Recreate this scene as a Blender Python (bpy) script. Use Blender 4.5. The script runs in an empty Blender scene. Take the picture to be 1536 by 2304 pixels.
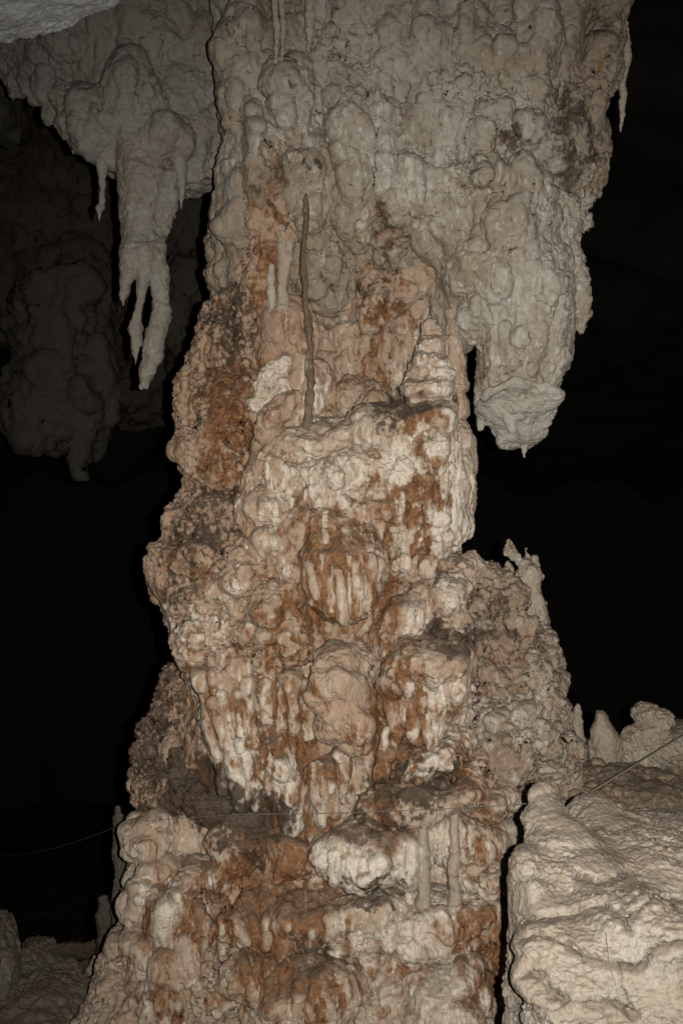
import bpy, math, random, time
import numpy as np
import openvdb
T0 = time.time()
F32 = np.float32
scene = bpy.context.scene
HC = 3.4          # height of the lens above the cave floor
FPX = 2304.0      # focal length in photograph pixels

# ------------------------------------------------------------ camera, world, lamp, exposure
cam_d = bpy.data.cameras.new("camera")
cam = bpy.data.objects.new("camera", cam_d)
scene.collection.objects.link(cam)
cam.location = (0, 0, HC)
cam.rotation_euler = (math.radians(90), 0, 0)
cam_d.sensor_fit = 'VERTICAL'
cam_d.sensor_height = 24.0
cam_d.lens = 24.0 * FPX / 2304.0
cam_d.clip_start = 0.05
cam_d.clip_end = 200
scene.camera = cam

world = bpy.data.worlds.new("World")
scene.world = world
world.use_nodes = True
bg = world.node_tree.nodes["Background"]
bg.inputs[0].default_value = (0.75, 0.85, 1.0, 1)
bg.inputs[1].default_value = 0.0008

flash_d = bpy.data.lights.new("camera_flash", 'SPOT')
flash = bpy.data.objects.new("camera_flash", flash_d)
scene.collection.objects.link(flash)
flash.location = (0.10, 0.0, HC + 0.015)
flash.rotation_euler = (math.radians(90 - 4), 0, math.radians(-5))
flash_d.energy = 1760
flash_d.color = (1.0, 0.968, 0.915)
flash_d.shadow_soft_size = 0.012
flash_d.spot_size = math.radians(88)
flash_d.spot_blend = 1.0

scene.view_settings.view_transform = 'Standard'
scene.view_settings.look = 'None'
scene.view_settings.exposure = 0
scene.view_settings.gamma = 1
scene.view_settings.use_curve_mapping = False
scene.cycles.max_bounces = 4
scene.cycles.diffuse_bounces = 2
scene.cycles.glossy_bounces = 2
scene.cycles.use_adaptive_sampling = False

# ------------------------------------------------------------ tileable noise volumes
rng = np.random.default_rng(7)
def make_perlin(N=96, cells=24):
    g = rng.normal(size=(cells, cells, cells, 3)).astype(F32)
    g /= np.linalg.norm(g, axis=-1, keepdims=True)
    s = N // cells
    idx = np.arange(N); c = idx // s; f = ((idx % s) + 0.5) / s
    out = 0
    fx = f[:, None, None].astype(F32); fy = f[None, :, None].astype(F32); fz = f[None, None, :].astype(F32)
    u = lambda t: t*t*t*(t*(t*6-15)+10)
    for i in (0, 1):
        for j in (0, 1):
            for k in (0, 1):
                gg = g[np.ix_((c+i) % cells, (c+j) % cells, (c+k) % cells)]
                d = gg[..., 0]*(fx-i) + gg[..., 1]*(fy-j) + gg[..., 2]*(fz-k)
                w = (u(fx) if i else 1-u(fx))*(u(fy) if j else 1-u(fy))*(u(fz) if k else 1-u(fz))
                out = out + d*w
    return (out*1.6).astype(F32), s
def make_worley(N=112, cells=14):
    p = rng.random((cells, cells, cells, 3)).astype(F32)
    s = N // cells
    idx = np.arange(N); c = idx // s; f = (((idx % s) + 0.5) / s).astype(F32)
    best = np.full((N, N, N), 9, F32)
    fx = f[:, None, None]; fy = f[None, :, None]; fz = f[None, None, :]
    for i in (-1, 0, 1):
        for j in (-1, 0, 1):
            for k in (-1, 0, 1):
                q = p[np.ix_((c+i) % cells, (c+j) % cells, (c+k) % cells)]
                dz = fz-(q[..., 2]+k)
                dz = np.where(dz > 0, dz*1.25, dz*.62)      # domed above, drooping below
                d = (q[..., 0]+i-fx)**2 + (q[..., 1]+j-fy)**2 + dz**2
                np.minimum(best, d, out=best)
    return best, s      # squared distance
PV, PS = make_perlin()
WV, WS = make_worley()
def sample(vol, s, p):
    N = vol.shape[0]
    q = p*s
    i = np.floor(q).astype(np.int32); f = (q-i).astype(F32)
    i0 = i % N; i1 = (i0+1) % N
    v = vol.ravel()
    ax, ay, az = i0[:, 0]*(N*N), i0[:, 1]*N, i0[:, 2]
    bx, by, bz = i1[:, 0]*(N*N), i1[:, 1]*N, i1[:, 2]
    fx, fy, fz = f[:, 0], f[:, 1], f[:, 2]
    def lz(a, b): return v[a+b+az]*(1-fz) + v[a+b+bz]*fz
    return (lz(ax, ay)*(1-fy)+lz(ax, by)*fy)*(1-fx) + (lz(bx, ay)*(1-fy)+lz(bx, by)*fy)*fx
ROT = np.linalg.qr(rng.normal(size=(3, 3)))[0].astype(F32)
ROTZ = np.array([[.8, .6, 0], [-.6, .8, 0], [0, 0, 1]], F32)
def perlin(p, scale, off=0.0, zs=1.0, rot=True):
    q = p*np.array([1/scale, 1/scale, zs/scale], F32)
    q = q @ (ROT if rot else ROTZ) + F32(off)
    return sample(PV, PS, q)
def fbm(p, scale, octs=3, off=0.0, zs=1.0, rot=True, gain=.5):
    a = 1.0; t = 0
    for o in range(octs):
        t = t + a*perlin(p, scale/(2**o), off+o*5.3, zs, rot); a *= gain
    return t
def bulbs(p, scale, off=0.0, zs=1.0, rot=False):
    w = np.stack([perlin(p, scale*1.7, off+1), perlin(p, scale*1.7, off+11), perlin(p, scale*1.7, off+21)], 1)*scale*.55
    q = (p+w)*np.array([1/scale, 1/scale, zs/scale], F32)
    q = q @ (ROT if rot else ROTZ) + F32(off)
    d = sample(WV, WS, q)
    return .55 - np.minimum(d, 1.0)        # domes with creases between

# ------------------------------------------------------------ placing things
DOFF = 0.0
def W(px, py, d):
    d = d+DOFF
    return np.array([(px-768)/FPX*d, d, HC-(py-1152)/FPX*d])
class E:                                     # ellipsoid; radii across and up in photograph pixels at its depth, rd metres deep
    def __init__(s, px, py, d, rx, ry, rd, ang=0, n=2, dn=None):
        s.dn = dn
        s.c = W(px, py, d); d = d+DOFF; s.r = np.array([rx*d/FPX, rd, ry*d/FPX]); s.a = math.radians(ang); s.n = n
    def box(s):
        m = np.array([max(s.r[0], s.r[2]) if s.a else s.r[0], s.r[1], max(s.r[0], s.r[2]) if s.a else s.r[2]])
        lo = s.c-m; lo[2] -= m[2]*((s.dn or 1)-1)
        return lo, s.c+m
    def d(s, X, Y, Z):
        x, y, z = X-s.c[0], Y-s.c[1], Z-s.c[2]
        if s.a:
            ca, sa = math.cos(s.a), math.sin(s.a)
            x, z = x*ca+z*sa, -x*sa+z*ca
        if s.dn: z = np.where(z < 0, z/s.dn, z)
        k0 = np.sqrt((x/s.r[0])**2+(y/s.r[1])**2+(z/s.r[2])**2)
        k1 = np.sqrt((x/s.r[0]**2)**2+(y/s.r[1]**2)**2+(z/s.r[2]**2)**2)+1e-6
        return k0*(k0-1)/k1
class C:                                     # chain of tapering rounded links (px, py, depth, r px)
    def __init__(s, pts, d=None, flat=1.0):
        pts = [(p if d is None else (p[0], p[1], d+(p[3] if len(p) > 3 else 0), p[2])) for p in pts]
        s.p = [W(a, b, c) for a, b, c, r in pts]; s.r = [r*(c+DOFF)/FPX for a, b, c, r in pts]; s.f = flat
    def box(s):
        P = np.array(s.p); R = np.array(s.r)[:, None]
        return (P-R*max(1, s.f)).min(0), (P+R*max(1, s.f)).max(0)
    def d(s, X, Y, Z):
        best = None
        for a, b, ra, rb in zip(s.p[:-1], s.p[1:], s.r[:-1], s.r[1:]):
            ab = (b-a)*np.array([1, 1/s.f, 1]); x, y, z = X-a[0], (Y-a[1])/s.f, Z-a[2]
            t = np.clip((x*ab[0]+y*ab[1]+z*ab[2])/(ab@ab), 0, 1)
            dd = np.sqrt((x-t*ab[0])**2+(y-t*ab[1])**2+(z-t*ab[2])**2)-(ra+(rb-ra)*t)
            best = dd if best is None else smin(best, dd, .012)
        return best
class R:                                     # stacked rows (py, xL, xR, centre depth, half depth)
    def __init__(s, rows, dc=None, b=None, n=2.4):
        rows = [(r if len(r) == 5 else (r[0], r[1], r[2], dc, b)) for r in rows]
        rows = sorted(rows, key=lambda r: -r[0])
        a = []
        for py, xl, xr, c, bb in rows:
            c = c+DOFF; k = c/FPX
            a.append((HC-(py-1152)*k, ((xl+xr)/2-768)*k, (xr-xl)/2*k, c, bb))
        s.t = np.array(a); s.n = n
    def box(s):
        t = s.t
        return (np.array([(t[:, 1]-t[:, 2]).min(), (t[:, 3]-t[:, 4]).min(), t[0, 0]]),
                np.array([(t[:, 1]+t[:, 2]).max(), (t[:, 3]+t[:, 4]).max(), t[-1, 0]]))
    def d(s, X, Y, Z):
        t = s.t; z = Z.ravel()
        f = lambda i: np.interp(z, t[:, 0], t[:, i]).astype(F32).reshape(Z.shape)
        cx, a, cy, b = f(1), np.maximum(f(2), .01), f(3), np.maximum(f(4), .01)
        q = ((np.abs(X-cx)/a)**s.n+(np.abs(Y-cy)/b)**s.n+1e-9)**(1/s.n)
        d = (q-1)*np.minimum(a, b)
        return -smin(-d, -np.maximum(Z-F32(t[-1, 0]), F32(t[0, 0])-Z), .05)
class Half:                                  # keeps what lies on the far side of a plane
    def __init__(s, p, n): s.p = np.array(p); s.n = np.array(n)/np.linalg.norm(n)
    def d(s, X, Y, Z): return (X-s.p[0])*s.n[0]+(Y-s.p[1])*s.n[1]+(Z-s.p[2])*s.n[2]
def smin(a, b, k):
    h = np.maximum(k-np.abs(a-b), 0)/k
    return np.minimum(a, b)-h*h*k*.25
def vnormals(v, q):
    a = v[q[:, 2]]-v[q[:, 0]]; b = v[q[:, 3]]-v[q[:, 1]]
    n = np.cross(a, b)
    out = np.zeros_like(v)
    for k in range(3):
        w = n[:, k]
        for c in range(4): out[:, k] += np.bincount(q[:, c], w, len(v))
    return out/(np.linalg.norm(out, axis=1, keepdims=True)+1e-12)
def subdivide(v, q, sel):
    qs = q[sel]; qn = q[~sel]
    e = np.concatenate([qs[:, [0, 1]], qs[:, [1, 2]], qs[:, [2, 3]], qs[:, [3, 0]]])
    e.sort(axis=1)
    key = e[:, 0].astype(np.int64)*len(v)+e[:, 1]
    u, inv = np.unique(key, return_inverse=True)
    ev = (v[u//len(v)]+v[u % len(v)])*.5
    cv = v[qs].mean(1)
    m = len(qs); n0 = len(v)
    e0, e1, e2, e3 = (inv[i*m:(i+1)*m]+n0 for i in range(4))
    c = np.arange(m)+n0+len(u)
    nq = np.concatenate([np.stack(x, 1) for x in ((qs[:, 0], e0, c, e3), (e0, qs[:, 1], e1, c), (c, e1, qs[:, 2], e2), (e3, c, e2, qs[:, 3]))])
    return np.concatenate([v, ev, cv]), np.concatenate([nq, qn])
def smooth(v, q, it=1, f=.5):
    for _ in range(it):
        s = np.zeros_like(v); cnt = np.zeros(len(v))
        for a, b in ((0, 1), (1, 2), (2, 3), (3, 0)):
            for k in range(3):
                s[:, k] += np.bincount(q[:, a], v[q[:, b], k], len(v))+np.bincount(q[:, b], v[q[:, a], k], len(v))
            cnt += np.bincount(q[:, a], None, len(v))+np.bincount(q[:, b], None, len(v))
        v = v+(s/np.maximum(cnt, 1)[:, None]-v)*f*(cnt > 0)[:, None]
    return v

PRE = dict(   # relief: (kind, amplitude m, scale m, vertical squeeze)
    upper=[('f', .055, .34, .7), ('v', .055, .17, .28), ('b', .050, .15, .7), ('b', .018, .06, .8), ('g', .012, .05, 1), ('p', .008, .03, 1), ('g', .004, .02, 1)],
    smooth=[('f', .050, .34, .7), ('b', .042, .17, .8), ('b', .017, .065, .9), ('g', .014, .05, 1), ('p', .007, .025, 1), ('g', .004, .02, 1)],
    rough=[('f', .060, .28, .9), ('b', .036, .13, .9), ('r', .026, .08, 1.1), ('g', .014, .05, 1.2), ('b', .012, .042, 1), ('p', .007, .022, 1.2), ('g', .005, .018, 1)],
    drip=[('f', .045, .30, .7), ('b', .034, .14, .6), ('v', .024, .055, .2), ('g', .014, .06, .7), ('b', .008, .032, .6), ('p', .005, .02, .7), ('g', .004, .018, .8)],
    caul=[('f', .080, .26, 1), ('g', .040, .12, 1), ('b', .028, .052, 1.1), ('g', .020, .04, 1), ('b', .015, .026, 1.1), ('g', .008, .015, 1)],
    knob=[('f', .035, .20, 1), ('b', .018, .09, 1), ('g', .016, .05, 1), ('p', .007, .022, 1), ('g', .005, .018, 1)],
    stal=[('f', .014, .10, 1.6), ('o', .012, .035, 1), ('b', .008, .03, 1.2), ('g', .004, .015, 1)],
    boulder=[('f', .026, .34, 1.2), ('b', .012, .20, 1.6), ('g', .012, .10, 2.0), ('v', .009, .03, .15), ('r', .004, .035, 1.6), ('g', .007, .03, 1.8), ('g', .004, .012, 1.4)],
    far=[('f', .22, 1.0, .8), ('v', .16, .5, .3), ('f', .10, .4, .8), ('f', .05, .16, .9)],
)
def relief(v, q, spec, gain=1.0, fade=None):
    n = vnormals(v, q)
    rib = np.zeros(len(v), F32)
    p0 = v.astype(F32)
    vary = np.clip(.75+1.4*fbm(p0, .38, 2, 7.7), .2, 1.5)      # sheets that stay smooth, patches that are crusted
    vary2 = np.clip(.9+1.5*fbm(p0, .30, 2, 17.7), .2, 1.6)
    for i, (kd, amp, sc, zs) in enumerate(spec):
        p = v.astype(F32)
        if kd == 'f': h = fbm(p, sc, 2, i*3.1, zs)
        elif kd == 'g': h = fbm(p, sc, 3, i*3.7, zs, gain=.62)*vary
        elif kd == 'b':
            h = bulbs(p, sc, i*2.7, zs)
            if sc < .07: h = np.clip(h-.18, 0, 1)*1.7
            if sc < .1: h = h*vary2
        elif kd == 'p': h = -np.clip(bulbs(p, sc*1.6, i*6.1, zs)-.28, 0, 1)*3.0*np.clip(vary-.6, 0, 1.2)
        elif kd == 'o':
            w = p*np.array([.25, .25, 1], F32); h = .35-np.abs(fbm(w, sc, 2, i*5.1))*1.4
        elif kd == 'r': h = (.35-np.abs(fbm(p, sc, 2, i*4.1, zs))*1.5)*vary2
        elif kd == 'v':
            w = p.copy(); w[:, 0] += perlin(p, .25, 9.)*.04+perlin(p, .08, 19.)*.012
            h = bulbs(w, sc, i*2.7, zs)*.7+.5*perlin(w, sc*.6, 3., zs*.8, rot=False)
            h = h*(1-np.clip(n[:, 2], 0, 1))
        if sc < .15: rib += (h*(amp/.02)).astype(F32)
        v = v+n*(h*amp*gain)[:, None]
        if amp > .008 and i < len(spec)-1: n = vnormals(v, q)
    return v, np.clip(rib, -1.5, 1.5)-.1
def warp(v, a):
    p = v.astype(F32)
    w = np.stack([fbm(p, .30, 2, 31.), fbm(p, .30, 2, 47.), fbm(p, .30, 2, 63.)], 1)*.075+np.stack([perlin(p, .09, 71.), perlin(p, .09, 82.), perlin(p, .09, 93.)], 1)*.022
    return v+w*a

# ribs, drips and cracks laid over the rock: (points in photograph pixels, radius px, height m)
STROKES = []
def stroke(pts, r, h, wh=.3, ru=-.6, di=0, tp=0):
    pts = [p if len(p) == 3 else (p[0], p[1], r) for p in pts]
    STROKES.append((np.array(pts, float), h, wh, ru, di, tp))
def uv(v):
    y = np.maximum(v[:, 1], .5)
    return 768+FPX*v[:, 0]/y, 1152-FPX*(v[:, 2]-HC)/y
STROKES_B = []
def strokes(v, n, lst):
    u, w = uv(v)
    p = v.astype(F32)
    u = u+perlin(p, .07, 3.)*5; w = w+perlin(p, .07, 13.)*4
    hh = np.zeros(len(v)); m = np.zeros((len(v), 3), F32)
    front = n[:, 1] < .2
    order = np.argsort(w); ws = w[order]
    for P, h, wh, ru, di, tp in lst:
        R = P[:, 2].max()
        a, b = np.searchsorted(ws, [P[:, 1].min()-R, P[:, 1].max()+R])
        if a == b: continue
        ix = order[a:b]
        ix = ix[(u[ix] > P[:, 0].min()-R) & (u[ix] < P[:, 0].max()+R) & front[ix]]
        if not len(ix): continue
        best = np.full(len(ix), 9.)
        for A, B in zip(P[:-1], P[1:]):
            d = B[:2]-A[:2]; t = np.clip(((u[ix]-A[0])*d[0]+(w[ix]-A[1])*d[1])/(d@d+1e-6), 0, 1)
            dist = np.hypot(u[ix]-A[0]-t*d[0], w[ix]-A[1]-t*d[1])/(A[2]+(B[2]-A[2])*t)
            best = np.minimum(best, dist)
        g = np.sqrt(np.clip(1-best**2, 0, 1)) if h > 0 else np.clip(1-best, 0, 1)
        if tp:
            tt = np.clip((w[ix]-P[0, 1])/(P[-1, 1]-P[0, 1]), 0, 1)
            g = g*(1-.9*tt if tp > 0 else .1+.9*tt)
        if h > 0: hh[ix] = np.maximum(hh[ix], g*h)+.25*np.minimum(hh[ix], g*h)
        else: hh[ix] += g*h
        k = np.clip(g*1.5, 0, 1)
        m[ix, 0] = m[ix, 0]*(1-k)+ru*k; m[ix, 1] = np.maximum(m[ix, 1], di*k); m[ix, 2] = m[ix, 2]*(1-k)+wh*k
    return hh, m

# ------------------------------------------------------------ stains (soft regions on the rock, broken up later by the material)
STAINS = []      # (channel, x, z, rx, rz, strength) in metres at the column's distance
def stain(ch, px, py, rx, ry, s=1.0, d=6.1):
    STAINS.append((ch, px, py, rx, ry, s))
def masks(v, n, base, use):
    m = np.zeros((len(v), 4), F32)
    m[:] = np.array(base, F32)
    if use:
        u, w = uv(v); p = v.astype(F32)
        u = u+fbm(p, .16, 3, 5.)*55; w = w+fbm(p, .16, 3, 15.)*60
        for ch, x, z, rx, rz, s in STAINS:
            t = ((u-x)/(rx*1.15))**2+((w-z)/(rz*1.15))**2
            m[:, ch] += s*np.exp(-1.3*t)
    return np.clip(m, -1, 2)

def mesh_object(name, v, q, mat, parent=None, loc=None, mask=None):
    if loc is None: loc = parent_loc(parent) if parent else np.array([(v[:, 0].min()+v[:, 0].max())/2, (v[:, 1].min()+v[:, 1].max())/2, v[:, 2].min()])
    me = bpy.data.meshes.new(name)
    vv = (v-np.asarray(loc)).astype(F32)
    me.vertices.add(len(vv)); me.vertices.foreach_set("co", vv.ravel())
    k = q.shape[1]
    me.loops.add(q.size); me.loops.foreach_set("vertex_index", q.ravel().astype(np.int32))
    me.polygons.add(len(q))
    me.polygons.foreach_set("loop_start", np.arange(0, q.size, k, dtype=np.int32))
    me.polygons.foreach_set("loop_total", np.full(len(q), k, np.int32))
    me.polygons.foreach_set("use_smooth", np.ones(len(q), bool))
    me.update(calc_edges=True)
    if mask is not None:
        at = me.color_attributes.new("mask", 'FLOAT_COLOR', 'POINT')
        at.data.foreach_set("color", mask.ravel())
    me.materials.append(mat)
    o = bpy.data.objects.new(name, me)
    scene.collection.objects.link(o)
    if parent: o.parent = parent
    else: o.location = loc
    return o
def parent_loc(p): return np.array(p.location)
def tag(o, label=None, cat=None, group=None, kind=None):
    if label: o["label"] = label
    if cat: o["category"] = cat
    if group: o["group"] = group
    if kind: o["kind"] = kind
    return o
def empty(name, loc, label, cat, group=None):
    o = bpy.data.objects.new(name, None); scene.collection.objects.link(o)
    o.location = loc; o.empty_display_size = .2
    return tag(o, label, cat, group)

TRIS = 0
def rock(name, prims, preset='rough', h=.0135, k=.04, mat=None, parent=None, base=(0, 0, 0, 0), use=True, minus=(), cut=(),
         sub=True, gain=1.0, sm=1, kd=None, backcull=.3, wp=None, dn=None, slist=None):
    """blend the given solids into one skin, add relief, link it as ONE mesh"""
    global TRIS
    if dn:
        for p in prims:
            if isinstance(p, E) and p.dn is None and not p.a: p.dn = dn
    lo = np.min([p.box()[0] for p in prims], 0)-.12-3*h
    hi = np.max([p.box()[1] for p in prims], 0)+.12+3*h
    N = np.ceil((hi-lo)/h).astype(int)+1
    D = np.full(N, 9., F32)
    ax = [(lo[i]+np.arange(N[i])*h).astype(F32) for i in range(3)]
    def sl(p, pad):
        a, b = p.box()
        i0 = np.maximum(((a-pad-lo)/h).astype(int), 0); i1 = np.minimum(((b+pad-lo)/h).astype(int)+2, N)
        return tuple(slice(i0[i], i1[i]) for i in range(3))
    def grid(s): return (ax[0][s[0]][:, None, None], ax[1][s[1]][None, :, None], ax[2][s[2]][None, None, :])
    for p in prims:
        s = sl(p, k+.04)
        X, Y, Z = grid(s)
        if isinstance(p, R): Z = np.broadcast_to(Z, (1, 1, Z.shape[2]))
        D[s] = smin(D[s], p.d(X, Y, Z).astype(F32), F32(k))
    for p in minus:
        s = sl(p, .06); X, Y, Z = grid(s)
        D[s] = -smin(-D[s], p.d(X, Y, Z).astype(F32), F32(.03))
    for p in cut:
        X, Y, Z = grid((slice(None),)*3)
        D = -smin(-D, -p.d(X, Y, Z).astype(F32), F32(.03))
    D = np.clip(D, -4*h, 4*h).astype(F32)
    g = openvdb.FloatGrid(float(4*h)); g.copyFromArray(D)
    v, q = g.convertToQuads(0.0)
    v = v.astype(np.float64)*h+lo
    q = q.astype(np.int64)
    n = vnormals(v, q)
    # outward orientation
    c = v.mean(0)
    if np.mean(np.sum(n*(v-c), 1)) < 0: q = q[:, ::-1].copy(); n = -n
    v = smooth(v, q, sm)
    if sub:
        fn = n[q].mean(1); fc = v[q].mean(1)-np.array([0, 0, HC])
        fc /= np.linalg.norm(fc, axis=1, keepdims=True)
        sel = (fn*fc).sum(1) < backcull
        v, q = subdivide(v, q, sel)
        v = smooth(v, q, 1, .4)
    if wp is None: wp = .8 if parent and use else .25
    if wp: v = warp(v, wp)
    if slist is None: slist = STROKES if use else []
    if slist:
        n = vnormals(v, q)
        hh, sm_ = strokes(v, n, slist)
        dr = n*.5+np.array([0, -.6, 0])
        v = v+dr*hh[:, None]
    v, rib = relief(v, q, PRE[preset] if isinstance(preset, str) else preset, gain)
    n = vnormals(v, q)
    TRIS += 2*len(q)
    mk = masks(v, n, base, use)
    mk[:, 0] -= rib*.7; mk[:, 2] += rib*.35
    if slist: mk[:, :3] += sm_
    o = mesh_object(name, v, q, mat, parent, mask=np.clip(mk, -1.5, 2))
    if kd: o["kind"] = kd
    return o

# ------------------------------------------------------------ materials
def stone_material(name, pale, tan, rustd, rustl, dirt, white, rough=.70, spec=.22, scale=1.0, bump=1.0, dust=(.17, .13, .095), dustamt=.5):
    m = bpy.data.materials.new(name); m.use_nodes = True
    nt = m.node_tree; nt.nodes.clear(); N = nt.nodes.new; L = nt.links.new
    out = N('ShaderNodeOutputMaterial'); bs = N('ShaderNodeBsdfPrincipled'); L(bs.outputs[0], out.inputs[0])
    geo = N('ShaderNodeNewGeometry'); at = N('ShaderNodeAttribute'); at.attribute_name = "mask"
    sep = N('ShaderNodeSeparateColor'); L(at.outputs['Color'], sep.inputs[0])
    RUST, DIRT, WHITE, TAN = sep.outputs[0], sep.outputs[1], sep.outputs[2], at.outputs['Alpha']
    def mapping(sx, sy, sz, off=0):
        mp = N('ShaderNodeMapping'); mp.inputs['Scale'].default_value = (sx*scale, sy*scale, sz*scale)
        mp.inputs['Location'].default_value = (off, off*.7, off*.3)
        L(geo.outputs['Position'], mp.inputs[0]); return mp.outputs[0]
    def noise(vec, s, det=6, rg=.6, dist=0):
        n = N('ShaderNodeTexNoise'); n.inputs['Scale'].default_value = s; n.inputs['Detail'].default_value = det
        n.inputs['Roughness'].default_value = rg; n.inputs['Distortion'].default_value = dist
        L(vec, n.inputs['Vector']); return n.outputs['Fac']
    def M(op, a, b=None, c=None):
        n = N('ShaderNodeMath'); n.operation = op
        for i, x in enumerate((a, b, c)):
            if x is None: continue
            if isinstance(x, (int, float)): n.inputs[i].default_value = x
            else: L(x, n.inputs[i])
        return n.outputs[0]
    def step(x, lo, hi):
        n = N('ShaderNodeMapRange'); n.interpolation_type = 'SMOOTHSTEP'
        n.inputs[1].default_value = lo; n.inputs[2].default_value = hi
        L(x, n.inputs[0]); return n.outputs[0]
    def mix(f, a, b):
        n = N('ShaderNodeMix'); n.data_type = 'RGBA'
        if isinstance(f, float): n.inputs[0].default_value = f
        else: L(f, n.inputs[0])
        for x, i in ((a, 6), (b, 7)):
            if isinstance(x, tuple): n.inputs[i].default_value = (*x, 1)
            else: L(x, n.inputs[i])
        return n.outputs[2]
    def hi(x, c=2.0): return M('ADD', M('MULTIPLY', M('SUBTRACT', x, .5), c), .5)
    P = mapping(1, 1, 1); PS_ = mapping(1, 1, .22, 3.0); PB = mapping(1, 1, .5, 9.)
    streak = hi(noise(PS_, 40, 5, .65, .3))
    streakw = hi(noise(PS_, 9, 4, .6, .5))
    sfine = hi(noise(PS_, 85, 4, .7, .2), 2.4)
    blot = hi(noise(P, 3.4, 9, .68, .3))
    blot2 = hi(noise(PB, 17.0, 8, .72, .4))
    mid = hi(noise(P, 30, 6, .7))
    fine = noise(P, 60, 5, .7)
    speck = noise(P, 170, 3, .7)
    t = M('ADD', TAN, M('ADD', M('MULTIPLY', M('SUBTRACT', blot, .5), 1.2), M('MULTIPLY', M('SUBTRACT', mid, .5), .6)))
    base = mix(step(t, -.1, 1.0), pale, tan)
    base = mix(M('MULTIPLY', step(mid, .5, .95), .45), base, tuple(c*.55 for c in tan))
    base = mix(M('MULTIPLY', step(streakw, .6, .95), .35), base, tuple(c*k for c, k in zip(tan, (.9, .7, .55))))
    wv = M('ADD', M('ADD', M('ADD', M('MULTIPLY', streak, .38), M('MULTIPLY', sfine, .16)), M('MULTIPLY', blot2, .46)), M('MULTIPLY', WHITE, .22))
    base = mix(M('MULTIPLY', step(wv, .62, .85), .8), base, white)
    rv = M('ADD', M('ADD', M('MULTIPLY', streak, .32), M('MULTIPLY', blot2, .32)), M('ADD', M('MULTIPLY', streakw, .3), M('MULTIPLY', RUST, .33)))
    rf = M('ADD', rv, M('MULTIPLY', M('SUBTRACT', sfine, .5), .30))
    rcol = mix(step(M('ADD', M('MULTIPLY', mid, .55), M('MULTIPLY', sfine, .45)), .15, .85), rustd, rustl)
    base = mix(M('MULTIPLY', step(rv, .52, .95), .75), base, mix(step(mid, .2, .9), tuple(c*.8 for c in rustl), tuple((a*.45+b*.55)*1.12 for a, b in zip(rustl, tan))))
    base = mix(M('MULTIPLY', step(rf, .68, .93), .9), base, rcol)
    dv = M('ADD', M('ADD', M('MULTIPLY', blot2, .45), M('MULTIPLY', mid, .45)), M('MULTIPLY', DIRT, .26))
    base = mix(M('MULTIPLY', step(dv, .66, .86), .92), base, dirt)
    base = mix(M('MULTIPLY', step(hi(speck, 3.0), .8, 1.1), .6), base, dirt)
    # dust that has settled on ledges
    nz = N('ShaderNodeSeparateXYZ'); L(geo.outputs['Normal'], nz.inputs[0])
    du = step(M('ADD', nz.outputs[2], M('MULTIPLY', M('SUBTRACT', blot2, .5), .8)), .38, .85)
    base = mix(M('MULTIPLY', du, dustamt), base, dust)
    # grain
    g = M('ADD', M('MULTIPLY', M('SUBTRACT', fine, .5), 1.1), M('MULTIPLY', M('SUBTRACT', speck, .5), .7))
    gm = N('ShaderNodeMixRGB'); gm.blend_type = 'MULTIPLY'; gm.inputs[0].default_value = 1
    comb = N('ShaderNodeCombineColor'); gv = M('ADD', g, 1.0)
    for i in range(3): L(gv, comb.inputs[i])
    L(base, gm.inputs[1]); L(comb.outputs[0], gm.inputs[2])
    L(gm.outputs[0], bs.inputs['Base Color'])
    r = M('ADD', M('MULTIPLY', M('SUBTRACT', fine, .5), .5), rough)
    r = M('SUBTRACT', r, M('MULTIPLY', step(hi(noise(P, 95, 4, .7), 2.5), .62, .95), .38))
    L(r, bs.inputs['Roughness']); bs.inputs['Specular IOR Level'].default_value = spec
    hgt = M('ADD', M('ADD', M('MULTIPLY', fine, .8), M('MULTIPLY', speck, .22)), M('MULTIPLY', M('ADD', mid, streak), .25))
    bp = N('ShaderNodeBump'); bp.inputs['Strength'].default_value = .9; bp.inputs['Distance'].default_value = .012*bump/scale
    L(hgt, bp.inputs['Height']); L(bp.outputs[0], bs.inputs['Normal'])
    return m
RD, RL = (.078, .030, .013), (.28, .130, .050)
M_COL = stone_material("stained_flowstone", (.50, .415, .32), (.36, .25, .168), RD, RL, (.045, .029, .018), (.66, .59, .49))
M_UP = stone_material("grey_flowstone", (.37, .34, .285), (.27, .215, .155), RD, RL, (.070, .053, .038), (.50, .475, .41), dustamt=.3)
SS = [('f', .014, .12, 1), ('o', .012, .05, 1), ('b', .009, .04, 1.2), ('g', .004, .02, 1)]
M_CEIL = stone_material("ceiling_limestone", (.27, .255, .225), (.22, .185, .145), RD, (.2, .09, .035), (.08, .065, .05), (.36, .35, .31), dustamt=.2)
M_BOUL = stone_material("pale_boulder_stone", (.31, .278, .23), (.255, .205, .15), RD, (.24, .14, .06), (.08, .06, .042), (.37, .35, .30), dust=(.19, .15, .115), dustamt=.75, bump=.8)
M_RIDGE = stone_material("crusted_limestone", (.35, .29, .22), (.26, .185, .125), RD, RL, (.075, .055, .038), (.46, .42, .35), dustamt=.7)
M_SLAB = stone_material("chalky_white_stone", (.60, .62, .63), (.50, .50, .49), RD, RL, (.24, .23, .22), (.72, .74, .75), dustamt=.1)
M_DARKSTAL = stone_material("muddy_calcite", (.19, .145, .095), (.13, .09, .055), RD, RL, (.05, .036, .024), (.33, .29, .23), dustamt=.2)
M_PALESTAL = stone_material("pale_calcite", (.38, .335, .265), (.33, .26, .185), RD, RL, (.10, .08, .06), (.46, .43, .37), dustamt=.2)
M_FAR = stone_material("distant_limestone", (.105, .092, .072), (.088, .066, .045), RD, (.10, .06, .03), (.035, .027, .02), (.24, .22, .19), scale=.4, bump=1)
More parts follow.
